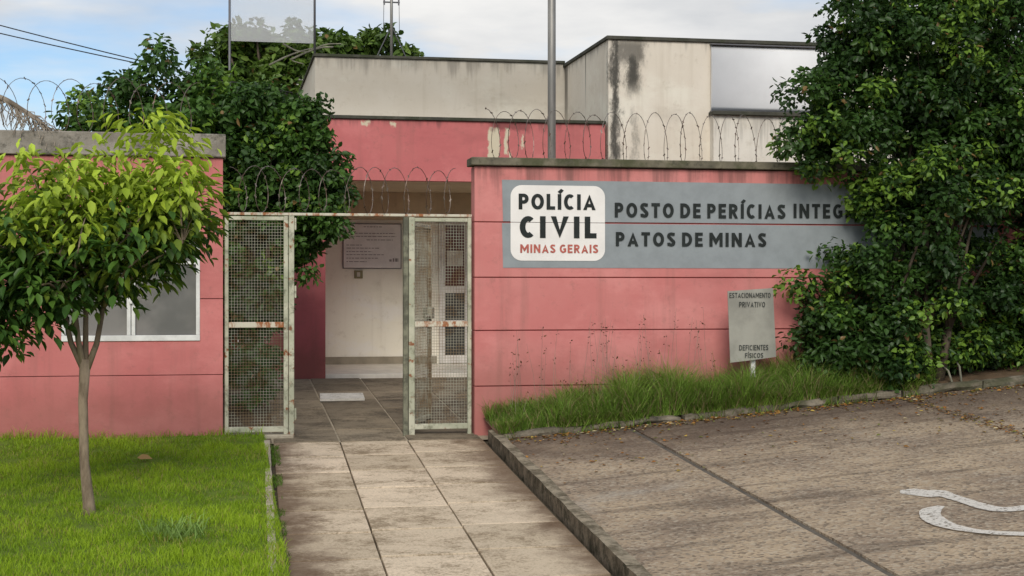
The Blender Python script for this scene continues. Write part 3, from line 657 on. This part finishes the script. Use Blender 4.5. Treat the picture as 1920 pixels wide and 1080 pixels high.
q0, q1 = onY(664, 522, 6.85), onY(680, 507, 6.85)
bp_ = tag(obj('bell_plate', bx(q0.x, q1.x, 6.835, 6.857, q0.z, q1.z, bev=.004), 'plate_olive'), 'small olive square wall plate below the notice board', 'wall plate')
c_ = (q0 + q1) / 2; obj('button', bx(c_.x - .022, c_.x + .022, 6.828, 6.834, c_.z - .03, c_.z + .03, bev=.003), 'paper', bp_)
# timber side door left of the porch
td = empty('timber_side_gate', (-2.2, 4.9, .25), 'brown timber plank gate beside the pink porch wall', 'gate')
for k in range(6): obj('plank', bx(-2.62 + k * .137, -2.62 + k * .137 + .13, 4.9, 4.925, .24, 1.72, bev=.004), 'plank', td)
for z in (.5, 1.4): obj('batten', bx(-2.62, -1.80, 4.926, 4.95, z, z + .09), 'plank', td)
# neighbour house
nh = empty('neighbour_house', (-3, 18, .16), 'plain pale house wall showing between the tree crowns and the parapet', 'building')
pA = onY(522, 138, 18); obj('wall', bx(-2.6, pA.x + .6, 18, 24, .1, pA.z - .06), 'far_white', nh); obj('coping', bx(-2.65, pA.x + .65, 17.95, 24.05, pA.z - .058, pA.z, bev=.005), 'kerb', nh)

# ------------------------------------------------------------------ poles, masts, cables
def pole(name, label, x, y, z0, z1, r, cat='pole', mat='pole_metal', parts=True):
    t = empty(name, (x, y, z0), label, cat); obj('shaft', tube(bmesh.new(), [(x, y, z0 - .05), (x, y, z1)], r, 14), mat, t, True)
    if parts: obj('base_plate', bx(x - r * 2, x + r * 2, y - r * 2, y + r * 2, z0, z0 + .02), mat, t)
    return t
c_ = onY(1034.5, 200, 2.0); pole('metal_pole', 'tall bare grey steel pole rising behind the sign wall', c_.x, 2.0, .116, 7.2, .043)
c_ = onY(1589.5, 20, 3.0); pole('metal_pole', 'thin grey steel pole half hidden by the large dark tree', c_.x, 3.0, .18, 6.6, .028)
c_ = onY(734, 60, 8.0)
am = empty('antenna_mast', (c_.x, 8, 4.48), 'roof antenna mast with crossbar and guy wires', 'antenna')
obj('shaft', tube(bmesh.new(), [(c_.x, 8, 4.47), (c_.x, 8, 6.2)], .021, 10), 'pole_metal', am, True)
obj('crossbar', tube(bmesh.new(), [(c_.x - .12, 8, 5.46), (c_.x + .12, 8, 5.46)], .011, 6), 'mast_metal', am)
for s_ in (-1, 1):
    obj('element', tube(bmesh.new(), [(c_.x + s_ * .105, 8, 5.42), (c_.x + s_ * .105, 8, 5.60)], .012, 6), 'mast_metal', am)
    obj('guy_wire', tube(bmesh.new(), [(c_.x + s_ * .02, 8, 5.08), (c_.x + s_ * .30, 8.0, 4.48)], .008, 4), 'mast_metal', am)
    obj('dropper', tube(bmesh.new(), [(c_.x + s_ * .11, 8, 5.44), (c_.x + s_ * .115, 8, 5.05)], .004, 4), 'mast_metal', am)
pm = empty('panel_mast', (-1.6, 7.3, .2), 'translucent pale panel held between two thin dark masts', 'mast panel')
a, b = onY(430.5, 40, 7.3), onY(590, 40, 7.3); zz = onY(510, 79, 7.3).z
obj('mast', tube(bmesh.new(), [(a.x, 7.3, .2), (a.x, 7.3, 6.4)], .016, 8), 'mast_metal', pm, True); obj('mast', tube(bmesh.new(), [(b.x, 7.3, 4.516), (b.x, 7.3, 6.4)], .016, 8), 'mast_metal', pm, True)
obj('panel', bx(a.x + .017, b.x - .017, 7.295, 7.305, zz, 6.3), 'clear_panel', pm)
for (xa, ya, xb, yb) in ((-60, 20, 600, 190), (-60, 37, 560, 176)):
    p0, p1 = onY(xa, ya, 15), onY(xb, yb, 15)
    p0 = onY(xa, ya, 15.0) + (p0 - p1) * .6
    tag(obj('overhead_cable', tube(bmesh.new(), bend(p0, p1, -.12, 14), .011, 5), 'cable'), ('upper' if ya < 30 else 'lower') + ' of the two thin black overhead cables running into the trees', 'cable', 'overhead cables by the trees')

# ------------------------------------------------------------------ small sign on a post
c_ = onY(1415, 700, -.35); zg = sz(c_.x, -.35)
sp = empty('parking_sign', (c_.x, -.35, zg), 'weathered metal parking sign on a white post in the weeds', 'sign')
B = [onY(1364, 546, -.37), onY(1449, 540, -.34), onY(1455, 669, -.32), onY(1369, 680, -.35)]
bm = bmesh.new(); nu = 8; rws = []
for dy in (-.004, .004):
    fr_ = []
    for i in range(nu + 1):
        u = i / nu; t_ = B[0].lerp(B[1], u); b_ = B[3].lerp(B[2], u); cv = -.02 * math.sin(math.pi * u)
        fr_.append((bm.verts.new(t_ + Vector((0, cv + dy, 0))), bm.verts.new(b_ + Vector((0, cv + dy, 0)))))
    rws.append(fr_)
for i in range(nu):
    bm.faces.new((rws[0][i][1], rws[0][i + 1][1], rws[0][i + 1][0], rws[0][i][0])); bm.faces.new((rws[1][i][0], rws[1][i + 1][0], rws[1][i + 1][1], rws[1][i][1]))
    bm.faces.new((rws[0][i][0], rws[0][i + 1][0], rws[1][i + 1][0], rws[1][i][0])); bm.faces.new((rws[0][i + 1][1], rws[0][i][1], rws[1][i][1], rws[1][i + 1][1]))
bm.faces.new((rws[0][0][0], rws[1][0][0], rws[1][0][1], rws[0][0][1])); bm.faces.new((rws[0][nu][1], rws[1][nu][1], rws[1][nu][0], rws[0][nu][0]))
pl = obj('plate', bm, 'plate_metal', sp)
obj('post', bx(c_.x - .022, c_.x + .022, -.315, -.275, zg - .1, 1.2, bev=.004), 'window_white', sp)
def signtext(s, xa, xb, ybot, ytop):
    a, b = onY(xa, ybot, -.37), onY(xb, ytop, -.37); c = onY(xa, ytop, -.37)
    o = text(s, a.x, b.x, a.z, c.z, -.37, 'plate_text', sp, 'lettering', .16, .14)
    for v in o.data.vertices:                       # follow the bowed plate
        tt = (v.co.z - B[3].z) / (B[0].z - B[3].z); xl = B[3].x + (B[0].x - B[3].x) * tt; xr = B[2].x + (B[1].x - B[2].x) * tt; u = (v.co.x - xl) / (xr - xl)
        v.co.y = (B[0].lerp(B[1], u).y * tt + B[3].lerp(B[2], u).y * (1 - tt)) - .02 * math.sin(math.pi * min(max(u, 0), 1)) - .0105
signtext('ESTACIONAMENTO', 1367, 1446, 558.5, 549); signtext('PRIVATIVO', 1385, 1435, 576, 566)
signtext('DEFICIENTES', 1386, 1442, 657, 647); signtext('FÍSICOS', 1397, 1432, 671, 662)

# ------------------------------------------------------------------ vegetation
def leaves_mesh(name, pos, nrm, direc, length, width, cols, mat, parent, fold=.25):
    """vectorised folded leaves: six outline points, two quads each"""
    n = len(pos); t = direc / np.linalg.norm(direc, axis=1, keepdims=True)
    u = np.cross(nrm, t); u /= np.linalg.norm(u, axis=1, keepdims=True) + 1e-9; k = np.cross(t, u)
    L = length[:, None]; Wd = width[:, None]
    P = np.empty((n, 6, 3)); P[:, 0] = pos; P[:, 3] = pos + t * L - k * L * .12
    for i, (a, s) in ((1, (.30, 1)), (2, (.66, .82)), (5, (.30, -1)), (4, (.66, -.82))): P[:, i] = pos + t * L * a + u * Wd * s + k * Wd * fold * abs(s)
    me = bpy.data.meshes.new(name); me.vertices.add(n * 6); me.vertices.foreach_set('co', P.ravel())
    base = np.arange(n)[:, None] * 6; F = np.concatenate([base + np.array([0, 1, 2, 3]), base + np.array([0, 3, 4, 5])], 1).ravel()
    me.loops.add(n * 8); me.loops.foreach_set('vertex_index', F); me.polygons.add(n * 2)
    me.polygons.foreach_set('loop_start', np.arange(n * 2) * 4); me.update(calc_edges=True)
    ca = me.color_attributes.new('Col', 'FLOAT_COLOR', 'POINT'); ca.data.foreach_set('color', np.repeat(np.c_[cols, np.ones(n)], 6, 0).ravel())
    me.materials.append(M[mat]); o = bpy.data.objects.new(name, me); COL.objects.link(o)
    if parent: o.parent = parent; o.matrix_parent_inverse = Matrix.Translation(-parent.location)
    return o
def unit(v): return v / (np.linalg.norm(v, axis=1, keepdims=True) + 1e-9)
def clump_centres(lobes, n, shell=.45):
    vol = np.array([l[3] * l[4] + l[4] * l[5] + l[3] * l[5] for l in lobes]); out = []; pick = rng.choice(len(lobes), n, p=vol / vol.sum())
    for i in pick:
        l = lobes[i]; d = rng.normal(size=3); d /= np.linalg.norm(d); r = rng.random() ** shell
        w_ = 1 + .30 * mnoise.noise(Vector(d * 1.9 + np.array(l[:3])))
        out.append(np.array(l[:3]) + d * r * w_ * np.array(l[3:6]))
    return np.array(out)
def tree(name, label, cat, base, lobes, nclump, per, crad, llen, lwid, ca, cb, bark='bark_dark', trunk_r=.07, fork=.9, group=None, stems=1, shell=.45, zmin=None, young=None, limbs=26, up=.6, lsel=None):
    t = empty(name, base, label, cat, group); C = clump_centres(lobes, nclump, shell)
    if zmin is not None: C = C[C[:, 2] > zmin(C)]
    n = len(C); bm = bmesh.new(); b = Vector(base)
    for s in range(stems):
        o_ = Vector((random.uniform(-.25, .25), random.uniform(-.12, .12), 0)) if stems > 1 else Vector((0, 0, 0))
        f_ = b + o_ * 1.6 + Vector((random.uniform(-.06, .06), random.uniform(-.06, .06), fork * random.uniform(.85, 1.1)))
        tube(bm, [b + o_ + Vector((0, 0, -.05)), (b + o_).lerp(f_, .5) + Vector((.02, .01, 0)), f_], [trunk_r * 1.15, trunk_r, trunk_r * .85], 9)
        CL = C if lsel is None else C[lsel(C)]
        for c in CL[rng.choice(len(CL), max(3, limbs // stems))]:
            c = Vector(c); mid = f_.lerp(c, .5) + Vector((random.uniform(-.1, .1), random.uniform(-.1, .1), .12)); tube(bm, [f_ - Vector((0, 0, .04)), mid, c], [trunk_r * .5, trunk_r * .3, trunk_r * .1], 6)
    obj('trunk', bm, bark, t, True)
    N_ = n * per; ci = np.repeat(np.arange(n), per); off = unit(rng.normal(size=(N_, 3))) * (rng.random((N_, 1)) ** .42) * crad * rng.uniform(.7, 1.25, (n, 1))[ci] * np.array([1, 1, .8])
    pos = C[ci] + off; out = unit(off + .0001); nr = unit(out * .55 + np.array([0, 0, up]) + rng.normal(size=(N_, 3)) * .55)
    d = out * .8 + rng.normal(size=(N_, 3)) * .6 + np.array([0, 0, -.15]); d -= nr * np.sum(d * nr, 1, keepdims=True); d = unit(d)
    mixv = np.clip(rng.random(n)[ci] ** 1.4 * .75 + rng.random(N_) * .25, 0, 1)[:, None]; cols = np.array(ca) * (1 - mixv) + np.array(cb) * mixv
    if young: 
        k = (rng.random(n) < young[1])[ci] & (np.linalg.norm(off, axis=1) > crad * .55); cols[k] = np.array(young[0]) * rng.uniform(.75, 1.15, (k.sum(), 1))
    br = rng.random(N_) < .012; cols[br] = (.22, .14, .05)
    leaves_mesh('crown', pos, nr, d, rng.uniform(.5, 1.3, N_) * llen, rng.uniform(.6, 1.25, N_) * lwid, cols, 'leaf', t)
    return t, C
DK, MD, YG = (.017, .044, .011), (.066, .145, .025), (.16, .28, .036)
# large dark tree at the right, in the planting strip
zb_ = sz(4.2, -.3)
T, _ = tree('evergreen_tree', 'large dark evergreen tree covering the end of the grey sign', 'tree', (4.25, -.32, zb_),
     [(4.9, -.1, 2.9, 1.35, .85, 1.5), (4.05, -.25, 3.45, .75, .6, .75), (3.48, -.25, 3.0, .52, .5, .60), (3.22, -.3, 2.68, .34, .4, .30), (3.75, -.3, 3.75, .45, .4, .45), (4.0, -.25, 2.15, .34, .35, .4), (4.35, -.55, 2.1, .75, .5, .6), (3.62, -.42, 1.45, .42, .4, .30), (3.9, -.5, 1.3, .6, .4, .5), (3.34, -.42, .80, .38, .3, .42), (3.85, -.5, .75, .5, .28, .42),
      (5.6, -.25, 2.0, .9, .7, 1.1), (4.7, -.05, 4.2, .95, .7, .7), (5.6, -.05, 3.9, .8, .7, .7), (3.06, -.30, 1.27, .20, .2, .12), (3.25, -.38, .72, .25, .22, .36), (3.35, -.35, 1.05, .3, .25, .22), (4.7, -.3, 1.1, .7, .45, .4), (5.6, -.2, 1.15, .9, .5, .5), (4.55, -.2, .80, .5, .35, .22), (5.3, -.15, .85, .6, .3, .22), (3.92, -.35, 2.15, .26, .25, .28), (3.75, -.3, 2.25, .2, .2, .2), (4.7, -.2, 2.7, .8, .5, .7), (5.6, -.2, 2.9, .7, .5, .8), (3.6, -.62, .68, .4, .22, .3), (4.9, .0, .8, .8, .1, .3), (6.2, -.1, .9, .8, .2, .4)],
     960, 115, .17, .066, .020, DK, MD, 'bark_dark', .045, .55, stems=5, young=(YG, .24), shell=.40, lsel=lambda q: (q[:, 0] > 4.15) & (q[:, 2] > 2.0))
for k, (p_, q_) in enumerate((((1735, 735), (1748, 690)), ((1786, 718), (1772, 682)), ((1803, 708), (1797, 668)))):
    a = onY(*p_, -.55); b = onY(*q_, -.45); a.z = sz(a.x, -.55) - .02; obj('shoot', tube(bmesh.new(), [a, a.lerp(b, .5) + Vector((-.005, 0, .03)), b + Vector((.03 * (1 if k == 0 else -1), .05, .0))], [.012, .010, .006], 6), 'pale_stem', T, True)
# courtyard trees behind the left wall
tree('evergreen_tree', 'dense green tree rising behind the wall with the window', 'tree', (-3.0, 2.6, .15),
     [(-2.9, 2.6, 2.85, .95, .8, .95), (-3.55, 2.6, 2.75, .5, .6, .6), (-2.35, 2.5, 2.9, .62, .7, .9), (-2.9, 2.7, 1.7, 1.1, .8, .9), (-3.75, 2.6, 2.3, .35, .5, .4)],
     330, 95, .19, .085, .025, (.034, .085, .016), (.09, .19, .03), 'bark_dark', .07, .8, young=(YG, .12), shell=.42)
tree('evergreen_tree', 'dark tree hanging over the gate in front of the porch', 'tree', (-1.95, 2.3, .13),
     [(-1.6, 2.3, 2.2, .55, .6, .8), (-1.95, 2.4, 2.5, .6, .6, .95), (-1.32, 2.1, 2.55, .36, .42, .48), (-2.0, 2.2, 1.3, .36, .45, .6), (-1.28, 2.0, 2.1, .28, .35, .35), (-1.55, 2.3, 3.0, .42, .4, .28), (-1.95, 2.4, 3.15, .4, .4, .3)],
     350, 105, .17, .075, .023, (.028, .068, .014), (.085, .18, .03), 'bark_dark', .06, .7, young=(YG, .12), shell=.42)
# broad-leaved tree far behind the roof
tree('broadleaf_tree', 'broad crowned tree standing beyond the flat roof', 'tree', (-1.4, 15.8, .16),
     [(-1.9, 15.8, 5.8, 1.0, .8, .75), (-.9, 15.9, 6.0, .8, .7, .5), (.0, 16, 5.95, .55, .6, .4), (.72, 16, 6.22, .36, .45, .24), (.2, 16, 6.0, .3, .4, .25), (1.25, 16, 5.92, .35, .4, .14), (-1.9, 15.8, 4.8, 1.2, .9, .8), (-1.2, 15.4, 5.3, .9, .7, .6)],
     230, 60, .22, .16, .045, (.05, .10, .018), (.12, .20, .03), 'bark_dark', .13, 3.4, young=((.14, .22, .04), .2), shell=.6)
# shrubs seen through the mesh
for sx_, sy_, r_, lab in ((-1.98, 1.6, .27, 'low green shrub growing behind the left gate mesh'), (-2.45, 2.9, .32, 'leafy shrub before the brown timber gate')):
    tree('shrub', lab, 'shrub', (sx_, sy_, zpath(sy_)), [(sx_, sy_, zpath(sy_) + .38, r_, r_, .34)], 26, 60, .12, .09, .018, (.03, .08, .015), (.08, .18, .03), 'bark_dark', .015, .12, limbs=10)

# small street tree on the lawn: large drooping leaves
bs = Vector((-3.135, -3.30, lawn_z(-3.135, -3.30)))
ST = empty('young_street_tree', bs, 'young tree with large yellow-green drooping leaves on the lawn', 'tree')
bm = bmesh.new()
tube(bm, [bs + Vector((.012, 0, -.06)), bs + Vector((.008, 0, .06)), bs + Vector((-.022, 0, .35)), bs + Vector((-.03, 0, .75)), bs + Vector((-.015, 0, 1.02))], [.054, .040, .032, .031, .038], 12)
frk = bs + Vector((-.015, 0, .98)); tips = []
LT = [(-.15, .0, .42), (.0, .05, .48), (.12, -.03, .40), (-.07, -.08, .46)]
for lx, ly, lz_ in LT:
    e = frk + Vector((lx, ly, lz_)); tube(bm, [frk - Vector((0, 0, .05)), frk.lerp(e, .35) + Vector((lx * .25, 0, 0)), e], [.024, .019, .015], 8)
    for k in range(6):
        a_ = random.uniform(0, 6.28); rr_ = random.uniform(.25, .62); q = e + Vector((rr_ * math.cos(a_) + lx, rr_ * math.sin(a_) * .9 + ly, random.uniform(.05, .55)))
        tube(bm, [e - Vector((0, 0, .02)), e.lerp(q, .5) + Vector((0, 0, .05)), q], [.012, .008, .004], 5); tips.append(q)
obj('trunk', bm, 'bark_pale', ST, True)
cz = bs.z
lob = [(-3.12, -3.3, cz + 1.93, .66, .62, .42), (-3.55, -3.3, cz + 1.72, .42, .5, .36), (-2.72, -3.3, cz + 1.98, .40, .45, .38), (-3.15, -3.35, cz + 1.66, .52, .6, .28), (-2.62, -3.35, cz + 1.86, .28, .3, .22), (-3.75, -3.3, cz + 1.40, .30, .4, .28), (-2.75, -3.4, cz + 2.35, .30, .35, .26), (-3.40, -3.3, cz + 2.13, .40, .4, .28)]
lob += [(-3.40, -3.25, cz + 1.47, .42, .5, .22), (-2.68, -3.5, cz + 1.62, .14, .12, .10), (-3.85, -3.3, cz + 1.62, .4, .45, .4), (-3.72, -3.4, cz + 1.22, .22, .3, .14), (-2.60, -3.4, cz + 2.0, .25, .3, .3)]
C = clump_centres(lob, 300, .42); n = len(C); per = 30; N_ = n * per; ci = np.repeat(np.arange(n), per)
off = rng.normal(size=(N_, 3)) * np.array([.08, .08, .065]); pos = C[ci] + off
hd = unit(np.c_[off[:, :2] + rng.normal(size=(N_, 2)) * .05, np.zeros(N_)]); dr_ = unit(hd + np.c_[np.zeros((N_, 2)), -rng.uniform(-.15, 1.4, N_)])
nr = unit(hd * rng.uniform(.4, 1.1, (N_, 1)) + np.array([0, 0, .9]) + rng.normal(size=(N_, 3)) * .25)
bm = bmesh.new()
for c in C[::3]:
    c = Vector(c); t0 = min(tips, key=lambda q: (q - c).length)
    if (t0 - c).length < .5: tube(bm, [t0, t0.lerp(c, .5) + Vector((0, 0, .03)), c], [.005, .004, .002], 4, False)
stuff(obj('twigs', bm, 'bark_pale', ST))
# top light and lower shade painted into leaf colour, over yellow-green young growth
tone_ = np.clip((C[:, 2] - cz - 1.55 - .25 * np.abs(C[:, 0] + 3.1)) / .62 + rng.normal(size=n) * .22, 0, 1)[ci]; tone_ = np.clip(tone_ + rng.normal(size=N_) * .12, 0, 1)[:, None]
cols = np.array((.042, .10, .020)) * (1 - tone_) + np.array((.42, .55, .055)) * tone_; cols *= rng.uniform(.8, 1.2, (N_, 1))
ll = rng.uniform(.05, .125, N_); ww = ll * rng.uniform(.15, .25, N_)
depth = pos[:, 1]; vis = (depth < -3.45) & (pos[:, 0] > -3.8); idx = np.where(vis)[0]; idx = idx[np.argsort(depth[idx])][:280]
keep = np.ones(N_, bool); keep[idx] = False
crown = leaves_mesh('crown', pos[keep], nr[keep], dr_[keep], ll[keep], ww[keep], cols[keep], 'leaf', ST, .3); stuff(crown)
lme = {}
for tn in ('new_leaf', 'old_leaf'):
    o = leaves_mesh('leaf_source', np.zeros((1, 3)), np.array([[0, 0, 1.]]), np.array([[1., 0, 0]]), np.ones(1), np.array([.22]), np.array([[.1, .2, .03]]), tn, None, .3); lme[tn] = o.data; bpy.data.objects.remove(o)
for i in idx:
    o = bpy.data.objects.new('leaf', lme['new_leaf' if tone_[i, 0] > .5 else 'old_leaf']); COL.objects.link(o)
    t_ = Vector(dr_[i]).normalized(); u_ = Vector(nr[i]).cross(t_).normalized(); k_ = t_.cross(u_)
    mt = Matrix((t_, u_, k_)).transposed().to_4x4() @ Matrix.Scale(ll[i], 4); mt.translation = Vector(pos[i]) - bs
    o.parent = ST; o.matrix_basis = mt

# grass
def blades(name, xy, zf, hgt, wid, lean, cols, mat='grass'):
    n = len(xy); z = np.array([zf(a, b) for a, b in xy]); a = rng.uniform(0, 6.283, n); u = np.c_[np.cos(a), np.sin(a), np.zeros(n)] * wid[:, None]
    la = rng.uniform(0, 6.283, n); ld = np.c_[np.cos(la), np.sin(la), np.zeros(n)] * (lean * hgt)[:, None]; b0 = np.c_[xy, z - .01]; h = np.c_[np.zeros((n, 2)), hgt]
    P = np.empty((n, 5, 3)); P[:, 0] = b0 - u; P[:, 1] = b0 + u; P[:, 2] = b0 + u * .75 + h * .6 + ld * .35; P[:, 3] = b0 - u * .75 + h * .6 + ld * .35; P[:, 4] = b0 + h * np.clip(1.05 - lean[:, None] * .3, .5, 1) + ld
    me = bpy.data.meshes.new(name); me.vertices.add(n * 5); me.vertices.foreach_set('co', P.ravel()); base = np.arange(n)[:, None] * 5
    F = np.concatenate([base + np.array([0, 1, 2, 3]), base + np.array([3, 2, 4])], 1).ravel(); me.loops.add(n * 7); me.loops.foreach_set('vertex_index', F)
    me.polygons.add(n * 2); me.polygons.foreach_set('loop_start', (np.arange(n)[:, None] * 7 + np.array([0, 4])).ravel()); me.update(calc_edges=True)
    ca = me.color_attributes.new('Col', 'FLOAT_COLOR', 'POINT'); ca.data.foreach_set('color', np.repeat(np.c_[cols, np.ones(n)], 5, 0).ravel())
    me.materials.append(M[mat]); o = bpy.data.objects.new(name, me); COL.objects.link(o); return stuff(o)
def nz(xy, s, o): return np.array([mnoise.noise(Vector((a * s + o, b * s, o))) for a, b in xy])
n = 120000; xy = np.c_[rng.uniform(-4.7, -1.905, n), -rng.random(n) ** .9 * 6.6 + .0]
dn = nz(xy, 1.6, 1); d2 = nz(xy, 5, 4); near = np.hypot(xy[:, 0] + 3.13, xy[:, 1] + 3.3)
k = rng.random(n) < np.clip(.95 + .5 * d2, 0, 1) * np.clip(near / .22, .25, 1); xy, dn, d2 = xy[k], dn[k], d2[k]; n = len(xy)
t_ = np.clip(.5 + dn * .9 + d2 * .5 + rng.normal(size=n) * .2, 0, 1)[:, None]; cols = np.array((.17, .29, .016)) * (1 - t_) + np.array((.34, .49, .03)) * t_
dry = rng.random(n) < np.clip(.07 + .25 * nz(xy, 2.3, 21), .02, .4); cols[dry] = (.36, .32, .10)
hh = rng.uniform(.02, .065, n) * (1 + .6 * dn + .8 * d2); hh[xy[:, 1] > -.10] *= 1.7
tag(blades('lawn_grass', xy, lawn_z, hh, rng.uniform(.0016, .003, n), rng.uniform(.2, 1.0, n), cols), 'bright green lawn grass before the pink wall', 'grass')
n = 32000; xy = np.c_[rng.uniform(.10, 4.2, n), rng.uniform(-.70, -.01, n)]; d2 = nz(xy, 3.2, 9)
k = rng.random(n) < np.clip(.85 + d2, .15, 1); xy, d2 = xy[k], d2[k]; n = len(xy)
t_ = np.clip(.45 + d2 * .8 + rng.normal(size=n) * .25, 0, 1)[:, None]; cols = np.array((.10, .19, .025)) * (1 - t_) + np.array((.24, .38, .06)) * t_; dry = rng.random(n) < .2; cols[dry] = (.30, .26, .12)
ht = rng.uniform(.09, .36, n) * np.interp(xy[:, 0], [0, .5, 1.3, 2.4, 4], [.45, .8, 1.15, 1.1, .9]) * np.clip(1 + 1.1 * d2, .25, 1.8)
tag(blades('strip_grass', xy, sz, ht, rng.uniform(.002, .0042, n), rng.uniform(.2, 1.3, n), cols), 'rough uncut grass along the foot of the sign wall', 'grass')
n = 9000; xy = np.c_[rng.uniform(.12, 4.0, n), -.66 - np.abs(rng.normal(size=n)) * .06]; d2 = nz(xy * np.array([1, .2]), 2.6, 15); k = (d2 > -.08) & (xy[:, 1] > -.86); xy, d2 = xy[k], d2[k]; n = len(xy)
t_ = np.clip(.4 + d2 * .8 + rng.normal(size=n) * .25, 0, 1)[:, None]; cols = np.array((.09, .16, .02)) * (1 - t_) + np.array((.22, .34, .05)) * t_; dry = rng.random(n) < .2; cols[dry] = (.28, .23, .11)
tag(blades('kerb_grass', xy, lambda a, b: zpark(a, b) + (.06 if b > -.77 else .005), rng.uniform(.04, .15, n) * (1 + d2), rng.uniform(.002, .004, n), rng.uniform(.4, 1.5, n), cols), 'ragged grass spilling over the kerb stones of the planting strip', 'grass')
# tufts at the foot of the left wall and along the path edging
n = 2600; xy = np.c_[rng.uniform(-1.905, -1.84, n) , rng.uniform(-6, -.35, n)]; xy[:, 0] += .022 * (xy[:, 1] + .3) + .055; cols = np.array((.10, .19, .022)) * rng.uniform(.6, 1.4, (n, 1))
k = nz(xy, 2.2, 3) > -.05; tag(blades('edge_grass', xy[k], lambda a, b: zpath(b), rng.uniform(.015, .045, k.sum()), rng.uniform(.0015, .003, k.sum()), rng.uniform(.2, 1.2, k.sum()), cols[k]), 'thin grass creeping over the path beside the lawn edging', 'grass')
gt = onP(330, 1005, .035, 0, SL); n = 110; xy = np.c_[rng.normal(gt.x, .09, n), rng.normal(gt.y, .09, n)]
o = blades('grass_tuft', xy, lawn_z, rng.uniform(.09, .2, n), rng.uniform(.003, .006, n), rng.uniform(.6, 1.6, n), np.array((.26, .40, .10)) * rng.uniform(.7, 1.2, (n, 1))); del o['kind']; tag(o, 'taller pale green grass tuft in the lawn', 'grass tuft')
# seeded weeds against the wall
bm = bmesh.new(); rd = random.Random(11); hd_ = []
for k in range(60):
    px_ = rd.uniform(945, 1335) if k < 60 else rd.uniform(1120, 1260); top = rd.uniform(610, 745) if px_ < 1100 else rd.uniform(575, 700)
    e = onY(px_, top, -.10); b_ = Vector((e.x + rd.uniform(-.12, .12), rd.uniform(-.4, -.06), 0)); b_.z = sz(b_.x, b_.y) - .01; e.y = b_.y + rd.uniform(-.03, .05)
    mid = b_.lerp(e, .55) + Vector((rd.uniform(-.02, .02), 0, .02)); tube(bm, [b_, mid, e], [.0022, .0016, .001], 3, False)
    for q in range(rd.randint(2, 5)):
        c_ = mid.lerp(e, rd.uniform(.45, 1.0)) + Vector((rd.gauss(0, .012), rd.gauss(0, .01), rd.gauss(0, .012))); hd_.append(c_)
tag(stuff(obj('seeded_weed_stems', bm, 'dry_stem')), 'thin dry weed stems with dark seed heads against the wall', 'weeds')
hd_ = np.array([tuple(q) for q in hd_]); n = len(hd_)
tag(stuff(leaves_mesh('weed_seed_heads', hd_, unit(rng.normal(size=(n, 3))), unit(rng.normal(size=(n, 3))), rng.uniform(.012, .034, n), rng.uniform(.004, .008, n), np.array((.12, .06, .035)) * rng.uniform(.5, 1.4, (n, 1)), 'litter', None)), 'dark seed heads on the thin weeds', 'weeds')
# fallen leaves
n = 1500; X_ = rng.uniform(.15, 5.4, n); Y_ = -.80 - np.abs(rng.normal(size=n)) * .13; k = rng.random(n) < .38; Y_[k] = -.8 - rng.random(k.sum()) ** 1.6 * 2.2
j = rng.random(n) < .22; X_[j] = 3.79 + rng.normal(size=j.sum()) * .06; Y_[j] = rng.uniform(-4.4, -.9, j.sum())
pos = np.c_[X_, Y_, zpark(X_, Y_) + .010]; nr = unit(rng.normal(size=(n, 3)) * .25 + np.array([0, 0, 1])); dd = unit(np.c_[rng.normal(size=(n, 2)), np.zeros(n)])
pal = np.array([(.34, .17, .045), (.26, .11, .03), (.42, .30, .07), (.20, .22, .05), (.5, .42, .25)]); cols = pal[rng.choice(5, n, p=[.34, .26, .2, .1, .1])] * rng.uniform(.6, 1.2, (n, 1))
tag(stuff(leaves_mesh('fallen_leaves', pos, nr, dd, rng.uniform(.018, .05, n), rng.uniform(.007, .014, n), cols, 'litter', None)), 'orange and yellow fallen leaves along the parking kerb', 'leaves')
dl = onP(257, 858, .075, 0, SL); tag(leaves_mesh('dry_leaf', np.array([tuple(dl)]), np.array([[.1, -.5, .85]]), np.array([[.9, -.1, .0]]), np.array([.12]), np.array([.035]), np.array([(.42, .25, .10)]), 'litter', None), 'curled brown dry leaf lying on the lawn', 'leaf')
# dry creeper slumped over the left coil
db = empty('dry_creeper', (-3.9, .1, 2.7), 'grey dried creeper slumped over the razor wire at the wall end', 'plant')
bm = bmesh.new(); A = [onY(-70, 165, .06), onY(0, 183, .06), onY(40, 205, .06), onY(75, 228, .06), onY(105, 258, .06)]; ar = smooth(A, 6); tube(bm, ar, [.030 - .017 * i / len(ar) for i in range(len(ar))], 7); obj('main_stem', bm, 'dry_stem', db, True)
bm = bmesh.new(); rd = random.Random(3)
for k in range(150):
    p_ = ar[rd.randrange(len(ar))]; e = p_ + Vector((rd.gauss(.03, .07), rd.gauss(-.02, .05), -rd.uniform(.05, .26))); e.z = max(e.z, 2.70 - (.16 if rd.random() < .25 else 0)); e.y = min(e.y, .2)
    if e.z < 2.7: e.y = -.06
    tube(bm, [p_, p_.lerp(e, .5) + Vector((rd.gauss(0, .03), 0, .02)), e], [.006, .005, .003], 3, False)
stuff(obj('hanging_strands', bm, 'dry_stem', db))
# bare dry branch over the roof edge
rb = empty('dry_branch', onY(590, 95, 7.5), 'bare tan branch fallen across the corner of the flat roof', 'branch'); bm = bmesh.new()
for P_ in (((505, 122), (540, 105), (580, 92), (625, 88)), ((545, 112), (575, 98), (610, 84), (640, 82)), ((625, 88), (600, 90), (560, 104), (548, 113), (570, 120)), ((530, 82), (555, 95), (575, 97))):
    pp = smooth([onY(a, b, 7.6) for a, b in P_], 5); tube(bm, pp, [.016 - .009 * i / len(pp) for i in range(len(pp))], 5)
obj('limb', bm, 'pale_stem', rb, True)
